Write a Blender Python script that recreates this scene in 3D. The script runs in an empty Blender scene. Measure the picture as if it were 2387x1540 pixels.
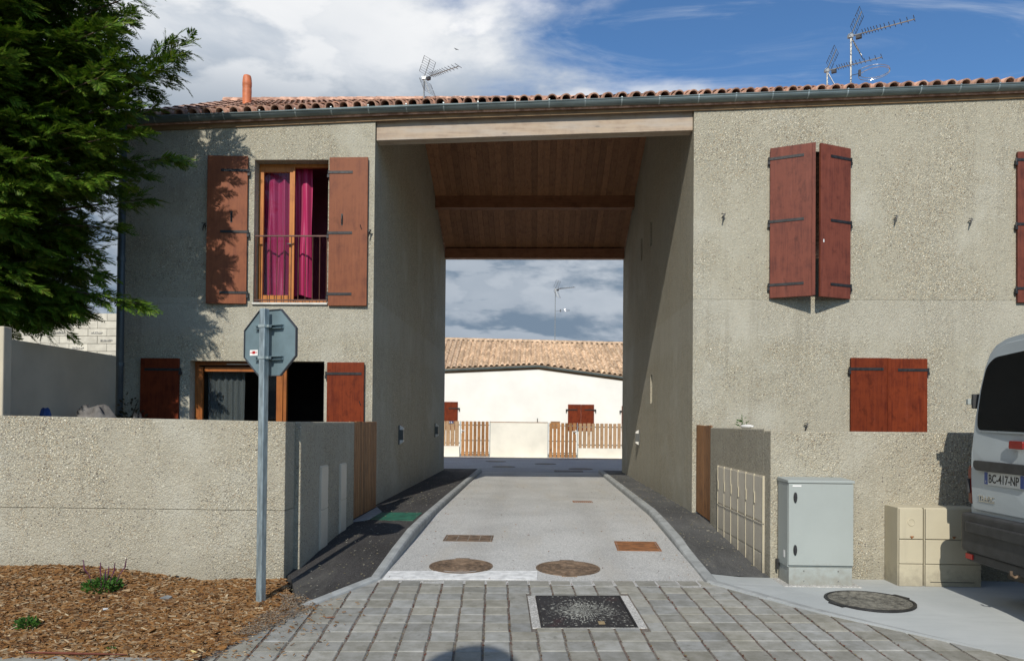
import bpy, bmesh, math, random
import numpy as np
from mathutils import Vector, Matrix, Euler
random.seed(7); np.random.seed(7)
S = bpy.context.scene
COL = S.collection
R = math.radians

# ------------------------------------------------------------------ camera
EYE = Vector((0, 0, 1.33))
cam_d = bpy.data.cameras.new('camera'); cam = bpy.data.objects.new('camera', cam_d); COL.objects.link(cam)
cam_d.sensor_width = 36; cam_d.lens = 26.0; cam_d.shift_y = 193 / 2386; cam_d.clip_end = 3000; cam_d.clip_start = .05
pitch, yaw, roll = R(.7), R(1.8), R(.5)
fw = Vector((-math.sin(yaw) * math.cos(pitch), math.cos(yaw) * math.cos(pitch), math.sin(pitch)))
r0 = Vector((math.cos(yaw), math.sin(yaw), 0)); u0 = r0.cross(fw)
rt = math.cos(roll) * r0 + math.sin(roll) * u0; up = -math.sin(roll) * r0 + math.cos(roll) * u0
cam.matrix_world = Matrix(((rt.x, up.x, -fw.x, EYE.x), (rt.y, up.y, -fw.y, EYE.y), (rt.z, up.z, -fw.z, EYE.z), (0, 0, 0, 1)))
S.camera = cam

# ------------------------------------------------------------------ sun, sky, exposure
SUN = Vector((.155, 1, -.74)).normalized()
sd = bpy.data.lights.new('sun', 'SUN'); sd.energy = 4.2; sd.angle = R(.5); sd.color = (1, .95, .86)
so = bpy.data.objects.new('sun', sd); COL.objects.link(so); so.rotation_euler = SUN.to_track_quat('-Z', 'Y').to_euler(); so.location = (-3, -10, 14)
S.view_settings.view_transform = 'Standard'; S.view_settings.look = 'None'
S.view_settings.exposure = 0; S.view_settings.gamma = 1; S.view_settings.use_curve_mapping = False
W = bpy.data.worlds.new('World'); S.world = W; W.use_nodes = True

class NT:
    """small node-tree helper"""
    def __init__(s, t): s.t = t; s.n = t.nodes; s.l = t.links; s.n.clear()
    def a(s, typ, ins=None, **kw):
        n = s.n.new('ShaderNode' + typ)
        for k, v in kw.items(): setattr(n, k, v)
        for k, v in (ins or {}).items(): s.set(n.inputs[k], v)
        return n
    def set(s, sock, v):
        if hasattr(v, 'is_output') or isinstance(v, bpy.types.NodeSocket): s.l.new(v, sock)
        else:
            if isinstance(v, (tuple, list)) and len(v) == 3 and sock.type == 'RGBA': v = (*v, 1)
            sock.default_value = v
    def math(s, op, a, b=0.0, c=None, clamp=False):
        n = s.a('Math', operation=op, use_clamp=clamp); s.set(n.inputs[0], a); s.set(n.inputs[1], b)
        if c is not None: s.set(n.inputs[2], c)
        return n.outputs[0]
    def mix(s, f, a, b, mode='MIX'):
        n = s.a('Mix', data_type='RGBA', blend_type=mode); s.set(n.inputs[0], f); s.set(n.inputs[6], a); s.set(n.inputs[7], b); return n.outputs[2]
    def ramp(s, f, lo, hi, smooth=True):
        n = s.a('MapRange', interpolation_type='SMOOTHSTEP' if smooth else 'LINEAR'); s.set(n.inputs[0], f)
        n.inputs[1].default_value = lo; n.inputs[2].default_value = hi; return n.outputs[0]
    def noise(s, vec, scale, detail=4, rough=.55, dist=0):
        n = s.a('TexNoise', {'Scale': scale, 'Detail': detail, 'Roughness': rough, 'Distortion': dist})
        if vec is not None: s.l.new(vec, n.inputs['Vector'])
        return n.outputs[0]
    def vmap(s, vec, scale=(1, 1, 1), loc=(0, 0, 0), rot=(0, 0, 0)):
        n = s.a('Mapping'); s.l.new(vec, n.inputs[0]); n.inputs['Scale'].default_value = scale; n.inputs['Location'].default_value = loc; n.inputs['Rotation'].default_value = rot
        return n.outputs[0]

w = NT(W.node_tree)
SKY_STRENGTH = .1
sky = w.a('TexSky', sky_type='NISHITA', sun_disc=False, sun_elevation=R(36.3), sun_rotation=R(188), altitude=100, air_density=1.0, dust_density=.3, ozone_density=2.5)
tc = w.a('TexCoord').outputs['Generated']
sep = w.a('SeparateXYZ'); w.l.new(tc, sep.inputs[0])
dx, dy, dz = sep.outputs
zc = w.math('ADD', w.math('MAXIMUM', dz, 0.0), .22)
cmb = w.a('CombineXYZ'); w.set(cmb.inputs[0], w.math('DIVIDE', dx, zc)); w.set(cmb.inputs[1], w.math('DIVIDE', dy, zc)); w.set(cmb.inputs[2], 3.7)
uv = cmb.outputs[0]
n1 = w.noise(uv, 1.9, 9, .56, .25)
n2 = w.noise(w.vmap(uv, loc=(5.2, 1.3, 0)), .9, 4, .5)
n3 = w.noise(w.vmap(uv, loc=(.06, -.22, .03)), 1.9, 7, .56, .25)
# more cloud to the west and low down, thin streaks elsewhere
bias = w.math('ADD', w.math('ADD', w.math('MULTIPLY', dx, -.95), w.math('MULTIPLY', w.math('SUBTRACT', .45, dz), .80)), w.math('MULTIPLY', w.math('SUBTRACT', dy, .78), .30))
dens = w.math('ADD', w.math('ADD', n1, w.math('MULTIPLY', n2, .35)), bias)
cover = w.ramp(dens, .60, .80)
wisp = w.noise(w.vmap(uv, scale=(.9, 3.2, 1), rot=(0, 0, R(-35))), 2.4, 7, .62, .8)
wispf = w.math('MULTIPLY', w.ramp(wisp, .43, .76), .60)
low = w.ramp(dz, .355, .44)
cum = w.ramp(w.noise(w.vmap(uv, loc=(2.1, .7, 1.9), scale=(1, 1.25, 1)), 1.55, 9, .52, .15), .485, .535)
rim = w.ramp(w.math('SUBTRACT', n1, n3), -.09, .13)
light = w.math('MULTIPLY', w.math('MAXIMUM', w.math('MULTIPLY', rim, .85), w.math('MULTIPLY', cum, w.math('ADD', .6, w.math('MULTIPLY', low, .40)))), w.math('ADD', .80, w.math('MULTIPLY', low, .20)))
core = w.ramp(dens, .72, 1.15)
grey = w.mix(low, (1.9, 2.6, 3.5), (5.4, 6.0, 6.8))
white = w.mix(low, (7.4, 7.8, 8.3), (10.0, 10.0, 10.0))
ccol = w.mix(w.math('MULTIPLY', light, w.math('SUBTRACT', 1.0, w.math('MULTIPLY', core, .35))), grey, white)
skyc = w.mix(1.0, sky.outputs[0], (.73, 1.03, 1.27), 'MULTIPLY')
c1 = w.mix(wispf, skyc, (6.5, 7.2, 8.2))
c2 = w.mix(cover, c1, ccol)
bg = w.a('Background', {'Color': c2, 'Strength': SKY_STRENGTH})
out = w.a('OutputWorld'); w.l.new(bg.outputs[0], out.inputs[0])

# ------------------------------------------------------------------ mesh helpers
class MB:
    def __init__(s): s.v = []; s.f = []; s.m = []
    def add(s, vs, fs, m=0):
        o = len(s.v); s.v += [tuple(v) for v in vs]; s.f += [tuple(i + o for i in f) for f in fs]; s.m += [m] * len(fs); return s
    def box(s, x0, x1, y0, y1, z0, z1, m=0):
        return s.add([(x0, y0, z0), (x1, y0, z0), (x1, y1, z0), (x0, y1, z0), (x0, y0, z1), (x1, y0, z1), (x1, y1, z1), (x0, y1, z1)],
                     [(0, 3, 2, 1), (4, 5, 6, 7), (0, 1, 5, 4), (1, 2, 6, 5), (2, 3, 7, 6), (3, 0, 4, 7)], m)
    def hexa(s, p, m=0):  # 8 points: bottom ring ccw, top ring ccw
        return s.add(p, [(0, 3, 2, 1), (4, 5, 6, 7), (0, 1, 5, 4), (1, 2, 6, 5), (2, 3, 7, 6), (3, 0, 4, 7)], m)
    def prism(s, poly, a0, a1, axis='x', m=0):
        def pt(p, a): return (a, p[0], p[1]) if axis == 'x' else ((p[0], a, p[1]) if axis == 'y' else (p[0], p[1], a))
        n = len(poly)
        return s.add([pt(p, a0) for p in poly] + [pt(p, a1) for p in poly],
                     [tuple(range(n))[::-1], tuple(range(n, 2 * n))] + [(i, (i + 1) % n, n + (i + 1) % n, n + i) for i in range(n)], m)
    def tube(s, path, r, n=8, m=0, cap=True):
        path = [Vector(p) for p in path]; rs = r if isinstance(r, (list, tuple)) else [r] * len(path)
        vs = []; N = len(path); ref = None
        for i, p in enumerate(path):
            t = (path[min(i + 1, N - 1)] - path[max(i - 1, 0)]).normalized()
            if ref is None: ref = t.orthogonal().normalized()
            ref = (ref - t * ref.dot(t)).normalized(); b = t.cross(ref)
            for k in range(n):
                a = 2 * math.pi * k / n; vs.append(p + (ref * math.cos(a) + b * math.sin(a)) * rs[i])
        fs = [(i * n + k, i * n + (k + 1) % n, (i + 1) * n + (k + 1) % n, (i + 1) * n + k) for i in range(N - 1) for k in range(n)]
        if cap: fs += [tuple(range(n))[::-1], tuple(range((N - 1) * n, N * n))]
        return s.add(vs, fs, m)
    def lathe(s, prof, c, n=32, m=0):
        vs = []; fs = []
        for (r, z) in prof:
            for k in range(n): a = 2 * math.pi * k / n; vs.append((c[0] + r * math.cos(a), c[1] + r * math.sin(a), c[2] + z))
        for i in range(len(prof) - 1):
            for k in range(n): fs.append((i * n + k, i * n + (k + 1) % n, (i + 1) * n + (k + 1) % n, (i + 1) * n + k))
        return s.add(vs, fs, m)
    def xf(s, fn): s.v = [tuple(fn(Vector(v))) for v in s.v]; return s
    def mesh(s, name, mats):
        me = bpy.data.meshes.new(name); me.from_pydata(s.v, [], s.f)
        for mm in (mats if isinstance(mats, (list, tuple)) else [mats]): me.materials.append(mm)
        if any(s.m): me.polygons.foreach_set('material_index', s.m)
        me.update(); return me

WP = {}
def wpos(o): return WP.get(o.name, Vector((0, 0, 0))) if o else Vector((0, 0, 0))
def link(name, me, parent=None, at=None, bev=0, smooth=False, kind=None, seg=2):
    o = bpy.data.objects.new(name, me); COL.objects.link(o)
    if at is not None: o.location = Vector(at) - wpos(parent)
    WP[o.name] = Vector(at) if at is not None else wpos(parent)
    if parent: o.parent = parent
    if bev:
        b = o.modifiers.new('bevel', 'BEVEL'); b.width = bev; b.segments = seg; b.limit_method = 'ANGLE'; b.angle_limit = R(40)
    if smooth:
        for p in me.polygons: p.use_smooth = True
    if kind: o['kind'] = kind
    return o
def obj(name, mb, mats, parent=None, bev=0, smooth=False, kind=None, recalc=True, seg=2):
    """mesh given in world coordinates; origin goes to the parent's origin"""
    off = wpos(parent)
    if off.length: mb.v = [(v[0] - off.x, v[1] - off.y, v[2] - off.z) for v in mb.v]
    me = mb.mesh(name, mats)
    if recalc:
        bm = bmesh.new(); bm.from_mesh(me); bmesh.ops.recalc_face_normals(bm, faces=bm.faces); bm.to_mesh(me); bm.free()
    o = link(name, me, parent, None, bev, smooth, kind, seg)
    if parent is None: WP[o.name] = Vector((0, 0, 0))
    return o
def thing(name, label, cat, loc, group=None):
    o = bpy.data.objects.new(name, None); COL.objects.link(o); o.location = loc; o.empty_display_size = .2
    WP[o.name] = Vector(loc); o['label'] = label; o['category'] = cat
    if group: o['group'] = group
    return o
def tag(o, label, cat, group=None):
    o['label'] = label; o['category'] = cat
    if group: o['group'] = group
    # origin to the base centre
    me = o.data; vs = [v.co for v in me.vertices]
    c = Vector(((min(v.x for v in vs) + max(v.x for v in vs)) / 2, (min(v.y for v in vs) + max(v.y for v in vs)) / 2, min(v.z for v in vs)))
    me.transform(Matrix.Translation(-c)); o.location = c; WP[o.name] = c
    return o
def panel(mb, u0, u1, z0, z1, d0, d1, holes=(), axis='x', ztop=None, m=0):
    """upright slab along an axis with rectangular holes (u0,u1,z0,z1), reveals included"""
    us = sorted({u0, u1, *[h[0] for h in holes], *[h[1] for h in holes]}); zs = sorted({z0, z1, *[h[2] for h in holes], *[h[3] for h in holes]})
    us = [u for u in us if u0 <= u <= u1]; zs = [z for z in zs if z0 <= z <= z1]
    def solid(i, j):
        if not (0 <= i < len(us) - 1 and 0 <= j < len(zs) - 1): return False
        cu = (us[i] + us[i + 1]) / 2; cz = (zs[j] + zs[j + 1]) / 2
        return not any(h[0] < cu < h[1] and h[2] < cz < h[3] for h in holes)
    def P(u, d, z):
        if ztop and z == z1: z = ztop(u)
        return (u, d, z) if axis == 'x' else (d, u, z)
    for i in range(len(us) - 1):
        for j in range(len(zs) - 1):
            if not solid(i, j): continue
            a, b, c, d = us[i], us[i + 1], zs[j], zs[j + 1]
            mb.add([P(a, d0, c), P(b, d0, c), P(b, d0, d), P(a, d0, d)], [(0, 1, 2, 3)], m)
            mb.add([P(a, d1, c), P(b, d1, c), P(b, d1, d), P(a, d1, d)], [(3, 2, 1, 0)], m)
            if not solid(i - 1, j): mb.add([P(a, d0, c), P(a, d1, c), P(a, d1, d), P(a, d0, d)], [(3, 2, 1, 0)], m)
            if not solid(i + 1, j): mb.add([P(b, d0, c), P(b, d1, c), P(b, d1, d), P(b, d0, d)], [(0, 1, 2, 3)], m)
            if not solid(i, j - 1): mb.add([P(a, d0, c), P(b, d0, c), P(b, d1, c), P(a, d1, c)], [(3, 2, 1, 0)], m)
            if not solid(i, j + 1): mb.add([P(a, d0, d), P(b, d0, d), P(b, d1, d), P(a, d1, d)], [(0, 1, 2, 3)], m)
    bm_v = {}
    return mb
def weld(o, d=1e-4):
    bm = bmesh.new(); bm.from_mesh(o.data); bmesh.ops.remove_doubles(bm, verts=bm.verts, dist=d); bmesh.ops.recalc_face_normals(bm, faces=bm.faces); bm.to_mesh(o.data); bm.free(); return o

# ------------------------------------------------------------------ materials
MATS = {}
def newmat(name):
    m = bpy.data.materials.new(name); m.use_nodes = True; t = NT(m.node_tree)
    b = t.a('BsdfPrincipled'); o = t.a('OutputMaterial'); t.l.new(b.outputs[0], o.inputs[0]); MATS[name] = m
    return m, t, b
def pos(t): return t.a('NewGeometry').outputs['Position']
def bump(t, b, h, strength=.3, dist=.01):
    n = t.a('Bump', {'Strength': strength, 'Distance': dist}); t.l.new(h, n.inputs['Height']); t.l.new(n.outputs[0], b.inputs['Normal'])
def simple(name, c, rough=.6, metal=0, var=.12, scale=6, bmp=0, bscale=60, rand=0, spec=.5, c2=None, stretch=(1, 1, 1), fine=0, objco=False, dirt=0):
    m, t, b = newmat(name); p = t.a('TexCoord').outputs['Object'] if objco else pos(t)
    if rand:
        rn = t.a('ObjectInfo').outputs['Random']
        off = t.a('VectorMath', operation='ADD'); t.l.new(p, off.inputs[0])
        cc = t.a('CombineXYZ'); 
        for i, k in enumerate((17.0, 31.0, 53.0)): t.set(cc.inputs[i], t.math('MULTIPLY', rn, k))
        t.l.new(cc.outputs[0], off.inputs[1]); p = off.outputs[0]
    ps = t.vmap(p, scale=stretch)
    f = t.noise(ps, scale, 6, .6)
    lo = tuple(x * (1 - var * 1.6) for x in c); hi = tuple(x * (1 + var * 1.4) for x in (c2 or c))
    col = t.mix(t.ramp(f, .3, .7), lo, hi)
    if fine: col = t.mix(t.math('MULTIPLY', t.noise(ps, scale * 14, 3, .6), fine), col, tuple(x * .35 for x in c))
    if rand:
        v = t.math('ADD', t.math('MULTIPLY', rn, rand * 2), 1 - rand)
        hs = t.a('HueSaturation'); t.l.new(col, hs.inputs['Color']); t.set(hs.inputs['Value'], v); col = hs.outputs[0]
    if dirt:
        g_ = pos(t); sz = t.a('SeparateXYZ'); t.l.new(g_, sz.inputs[0])
        k_ = t.ramp(t.math('SUBTRACT', sz.outputs[2], t.math('MULTIPLY', t.noise(g_, 16, 5, .7), .5)), -.22, -.50)
        st_ = t.ramp(t.noise(t.vmap(g_, scale=(14, 14, .9)), 1.6, 6, .7), .54, .80)
        col = t.mix(t.math('MULTIPLY', t.math('MAXIMUM', k_, t.math('MULTIPLY', st_, .35)), dirt), col, (.20, .175, .135))
    t.l.new(col, b.inputs['Base Color']); b.inputs['Roughness'].default_value = rough; b.inputs['Metallic'].default_value = metal; b.inputs['Specular IOR Level'].default_value = spec
    if bmp: bump(t, b, t.noise(ps, bscale, 4, .6), bmp, .01)
    return m

def aggregate(name, base, tint=(1, 1, 1), sc=52, warm=.5, bstr=1.0):
    """washed pebble concrete: cement paste with cream, tan, white and dark stones and smoother patches"""
    m, t, b = newmat(name); p = pos(t)
    pd = t.a('VectorMath', operation='ADD'); t.l.new(p, pd.inputs[0])
    nz = t.a('TexNoise', {'Scale': 40.0, 'Detail': 2.0}); t.l.new(p, nz.inputs['Vector'])
    sc_ = t.a('VectorMath', operation='SCALE'); t.l.new(nz.outputs['Color'], sc_.inputs[0]); sc_.inputs['Scale'].default_value = .012
    t.l.new(sc_.outputs[0], pd.inputs[1]); q = pd.outputs[0]
    v = t.a('TexVoronoi', {'Scale': float(sc), 'Randomness': 1.0}, feature='F1'); t.l.new(q, v.inputs['Vector'])
    sepc = t.a('SeparateColor'); t.l.new(v.outputs['Color'], sepc.inputs[0])
    rnd, rnd2 = sepc.outputs[0], sepc.outputs[1]
    cr = t.a('ValToRGB'); el = cr.color_ramp.elements
    pts = [(0, (.10, .085, .075)), (.05, (.16, .12, .09)), (.09, (.36, .27, .18)), (.30, (.42, .385, .30)), (.55, (.49, .44, .33)), (.80, (.56, .515, .41)), (.93, (.63, .59, .48)), (1, (.82, .80, .71))]
    el[0].position = 0; el[0].color = (*pts[0][1], 1); el[1].position = 1; el[1].color = (*pts[-1][1], 1)
    for a, c in pts[1:-1]: e = el.new(a); e.color = (*c, 1)
    t.l.new(rnd, cr.inputs[0])
    big = t.noise(t.vmap(p, scale=(1, 1, .55)), 1.1, 6, .62, .3)
    patch = t.ramp(big, .40, .62)
    med = t.noise(p, 7, 5, .65)
    paste = t.mix(med, tuple(x * .72 for x in base), tuple(x * 1.12 for x in base))
    stone = t.ramp(v.outputs['Distance'], .62, .38)                       # round stones out of the paste
    show = t.math('MULTIPLY', stone, t.math('ADD', .32, t.math('MULTIPLY', patch, .62)))
    keep = t.math('GREATER_THAN', rnd2, .22)
    col = t.mix(t.math('MULTIPLY', show, keep), paste, cr.outputs[0])
    vd = t.a('TexVoronoi', {'Scale': 30.0}); t.l.new(p, vd.inputs['Vector']); sd2 = t.a('SeparateColor'); t.l.new(vd.outputs['Color'], sd2.inputs[0])
    dot = t.math('MULTIPLY', t.ramp(vd.outputs['Distance'], .26, .18), t.math('GREATER_THAN', sd2.outputs[0], .80))
    col = t.mix(t.math('MULTIPLY', dot, .8), col, (.085, .075, .085))
    # streaks running down from above and a smoother greyer bloom
    st = t.ramp(t.noise(t.vmap(p, scale=(6, 6, .35)), 1.4, 5, .65), .50, .78)
    col = t.mix(t.math('MULTIPLY', st, .28), col, tuple(x * .78 for x in base))
    bl = t.ramp(t.noise(t.vmap(p, loc=(9, 4, 2)), .75, 5, .6), .50, .70)
    col = t.mix(t.math('MULTIPLY', bl, .55), col, (.44, .44, .40))
    sz = t.a('SeparateXYZ'); t.l.new(p, sz.inputs[0]); zz = t.math('ADD', sz.outputs[2], t.math('MULTIPLY', t.noise(p, 1.5, 3), .25))
    band = t.math('MULTIPLY', t.ramp(zz, 2.55, 2.85), t.ramp(sz.outputs[2], 3.180, 3.168)); col = t.mix(t.math('MULTIPLY', band, .42), col, (.41, .405, .365))
    drip = t.ramp(t.noise(t.vmap(p, scale=(3.2, 3.2, .12)), 2.2, 6, .7), .52, .72)
    col = t.mix(t.math('MULTIPLY', drip, .42), col, (.26, .245, .205))
    damp = t.math('MULTIPLY', t.ramp(t.math('ADD', zz, t.math('MULTIPLY', t.noise(p, 4, 4, .7), .3)), .42, .12), .32); col = t.mix(damp, col, (.21, .20, .165))
    col = t.mix(1.0, col, tint, 'MULTIPLY')
    t.l.new(col, b.inputs['Base Color']); b.inputs['Roughness'].default_value = .93; b.inputs['Specular IOR Level'].default_value = .25
    h = t.math('ADD', t.math('MULTIPLY', show, .7), t.math('MULTIPLY', t.noise(p, 26, 4, .7), .9))
    bump(t, b, h, bstr, .012)
    return m
M_AGG = aggregate('pebble_concrete', (.345, .335, .285), sc=63, tint=(1.12, 1.08, .995))
M_AGG2 = aggregate('pebble_concrete_low', (.35, .335, .285), sc=66, tint=(1.075, 1.04, .96))
M_AGGD = M_AGG

def wood(name, c, dark, rough=.55, axis='z', knots=0, scale=1.0, rand=.12, spec=.3, weather=0, mottle=0):
    m, t, b = newmat(name); p = pos(t)
    rn = t.a('ObjectInfo').outputs['Random']
    off = t.a('VectorMath', operation='ADD'); t.l.new(p, off.inputs[0]); cc = t.a('CombineXYZ')
    for i, k in enumerate((7.3, 13.1, 5.7)): t.set(cc.inputs[i], t.math('MULTIPLY', rn, k))
    t.l.new(cc.outputs[0], off.inputs[1]); p = off.outputs[0]
    st = {'z': (22, 22, 1.2), 'x': (1.2, 22, 22), 'y': (22, 1.2, 22)}[axis]
    g = t.noise(t.vmap(p, scale=tuple(x * scale for x in st)), 1.6, 6, .65, .6)
    bl = t.noise(p, 5.5 * scale, 4, .6)
    f = t.math('ADD', t.math('MULTIPLY', g, .65), t.math('MULTIPLY', bl, .55))
    col = t.mix(t.ramp(f, .36, .70), dark, c)
    if knots:
        v = t.a('TexVoronoi', {'Scale': 1.0}); t.l.new(t.vmap(p, scale={'z': (9, 9, 3.2), 'x': (3.2, 9, 9), 'y': (9, 3.2, 9)}[axis]), v.inputs['Vector'])
        col = t.mix(t.math('MULTIPLY', t.ramp(v.outputs['Distance'], .17, .06), knots), col, tuple(x * .35 for x in dark))
    if mottle:
        col = t.mix(t.math('MULTIPLY', t.ramp(t.noise(t.vmap(p, scale=(1, 1, .6)), 9, 5, .7, .4), .50, .72), mottle), col, tuple(x * .42 for x in dark))
        col = t.mix(t.math('MULTIPLY', t.ramp(t.noise(t.vmap(p, scale=(7, 7, .8), loc=(3, 1, 2)), 2.0, 4, .6), .56, .78), mottle * .6), col, tuple(min(1, x * 1.5 + .02) for x in c))
    if weather:
        col = t.mix(t.math('MULTIPLY', t.ramp(t.noise(t.vmap(p, scale=(.8, 5, 5)), 1.3, 5, .6), .4, .65), weather), col, (.46, .42, .37))
    hs = t.a('HueSaturation'); t.l.new(col, hs.inputs['Color']); t.set(hs.inputs['Value'], t.math('ADD', t.math('MULTIPLY', rn, rand * 2), 1 - rand)); col = hs.outputs[0]
    t.l.new(col, b.inputs['Base Color']); b.inputs['Roughness'].default_value = rough; b.inputs['Specular IOR Level'].default_value = spec
    bump(t, b, g, .18, .004)
    return m
M_SHUT = wood('stained_shutter', (.165, .030, .009), (.085, .014, .006), .55, spec=.12, mottle=.5)
M_SHUTU = wood('stained_upper_shutter', (.165, .046, .028), (.095, .026, .018), .5, spec=.2, mottle=.45)
M_SHUT2 = wood('faded_shutter', (.225, .074, .032), (.155, .048, .024), .5, spec=.2, mottle=.35)
M_FRAME = wood('window_frame_wood', (.46, .17, .035), (.28, .09, .02), .42)
M_FRAME_SHADED = wood('shaded_frame_wood', (.30, .095, .018), (.17, .050, .012), .45)  # darker copy of the window frame wood: shade of tree and reveal in the colour
M_LINTEL = wood('lintel_wood', (.47, .365, .265), (.31, .225, .165), .7, axis='x', knots=.75, weather=.55)
M_CEIL = wood('ceiling_wood', (.33, .165, .085), (.19, .088, .048), .6, axis='y', rand=.22)
M_CBEAM = wood('ceiling_beam_wood', (.30, .14, .075), (.17, .075, .04), .6, axis='x')
M_GATE = wood('gate_wood', (.27, .125, .045), (.12, .05, .018), .6, rand=.25)
M_FARG = wood('far_gate_wood', (.34, .17, .065), (.17, .075, .028), .6, knots=.5, rand=.25)
M_FARF = wood('far_fence_wood', (.42, .27, .15), (.25, .145, .075), .65, knots=.4, rand=.16)
M_FASC = wood('fascia_wood', (.24, .15, .07), (.12, .07, .035), .6, axis='x')
M_IRON = simple('black_iron', (.022, .021, .021), .45, .3, .3, 20)
M_ZINC = simple('zinc', (.175, .215, .215), .42, .55, .16, 3, stretch=(.5, 2, 2), bmp=.05)
M_ZINCL = simple('zinc_light', (.36, .42, .42), .4, .5, .15, 8)
M_PIPE = simple('pipe_grey', (.085, .105, .115), .42, .2, .12, 3)
M_RAIL = simple('railing_brown', (.10, .040, .025), .5, .1, .2, 9)
M_GALV = simple('galvanised_steel', (.30, .36, .38), .42, .55, .2, 9, stretch=(3, 3, .6), bmp=.06, bscale=30)
M_SIGN = simple('sign_back_grey', (.155, .215, .235), .42, .2, .10, 4)
M_SIGNE = simple('sign_rim', (.06, .065, .075), .5, .2, .1, 6)
M_RED = simple('sign_red', (.5, .02, .02), .4, 0, .05)
M_WHITE = simple('white_plastic', (.74, .73, .70), .5, 0, .06)
M_BLACK = simple('black_plastic', (.02, .02, .021), .5, 0, .15, 12)
M_TILE = simple('roof_tile_red', (.43, .225, .155), .85, 0, .26, 9, rand=.26, c2=(.50, .30, .21), bmp=.3, bscale=90, fine=.3)
M_TILEF = simple('roof_tile_tan', (.54, .36, .225), .85, 0, .22, 7, rand=.26, c2=(.62, .45, .30), bmp=.3, bscale=90, fine=.35)
M_CHIM = simple('terracotta_pipe', (.52, .155, .060), .55, 0, .12, 9)
M_RENDER = simple('cream_render', (.50, .44, .33), .9, 0, .05, 2.0, bmp=.25, bscale=180)
M_WALLW = simple('white_render', (.80, .78, .72), .9, 0, .03, 1.2, bmp=.15, bscale=160)
M_WALLC = simple('pale_render', (.74, .70, .60), .9, 0, .05, 1.2, bmp=.15, bscale=160)
M_BLOCK = simple('concrete_block', (.56, .53, .45), .92, 0, .08, 5, rand=.07, bmp=.3, bscale=120)
M_MORT = simple('mortar', (.34, .32, .28), .95, 0, .1, 9)
M_CAB = simple('cabinet_grey', (.335, .365, .345), .5, 0, .025, 2.0, dirt=.6)
M_CREAM = simple('cabinet_cream', (.48, .43, .31), .5, 0, .03, 2.0, dirt=.55)
M_CREAM2 = simple('meter_door_beige', (.56, .51, .41), .5, 0, .04, 3.0, dirt=.5)
M_METAL = simple('pale_metal', (.52, .50, .45), .5, .2, .1, 10)
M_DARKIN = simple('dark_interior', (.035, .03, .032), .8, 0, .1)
M_PURP = simple('purple_room_wall', (.24, .065, .10), .8, 0, .06)
M_COVER = simple('iron_cover_rust', (.20, .135, .085), .7, .2, .35, 14, bmp=.7, bscale=60, fine=.5)
M_RUST = simple('rust_plate', (.28, .115, .040), .8, .1, .25, 10, bmp=.3, bscale=50, fine=.35)
M_BLKCOV = simple('black_cast_cover', (.022, .021, .021), .6, .2, .3, 10, bmp=.3, bscale=60)
M_COVC = simple('concrete_filled_cover', (.17, .16, .13), .8, .1, .4, 20, bmp=.5, bscale=50, fine=.6)
M_KERB = simple('kerb_concrete', (.30, .31, .30), .85, 0, .12, 6, bmp=.25, bscale=120, rand=.05)
M_GREENP = simple('green_paint', (.018, .115, .070), .55, 0, .3, 9)
M_WPAINT = simple('worn_white_paint', (.62, .62, .60), .85, 0, .14, 12, bmp=.2, bscale=120)
M_LIGHTG = simple('sconce_grey', (.10, .105, .10), .45, .3, .1)
M_LIGHTW = simple('sconce_white', (.66, .64, .58), .5, 0, .05)
M_VAN = simple('van_paint', (.40, .445, .46), .32, 0, .03, 1.5, spec=.5)
M_VANP = simple('van_plastic', (.035, .036, .037), .6, 0, .15, 9, bmp=.15, bscale=200)
M_VGLASS = simple('tinted_glass', (.008, .009, .010), .06, 0, .02, 2, spec=.5)
M_TAIL = simple('tail_lamp_red', (.16, .018, .012), .2, 0, .1, 5)
M_PLATE = simple('plate_white', (.56, .57, .54), .4, 0, .03)
M_EUBLUE = simple('plate_blue', (.022, .065, .26), .4, 0, .05)
M_CHROME = simple('chrome', (.6, .6, .58), .22, .9, .05)
M_TYRE = simple('tyre_rubber', (.02, .02, .02), .85, 0, .15, 20)
M_BARK = simple('bark', (.085, .055, .035), .95, 0, .3, 12, bmp=.7, bscale=25)
M_ANT = simple('antenna_aluminium', (.36, .36, .34), .4, .6, .15, 20)
M_ANTD = simple('antenna_dark', (.05, .05, .055), .5, .2, .1)
M_COVCL = simple('grey_sheet', (.14, .13, .12), .8, 0, .2, 8)
M_BLUE = simple('blue_sheet', (.03, .07, .20), .6, 0, .2, 8)

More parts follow.
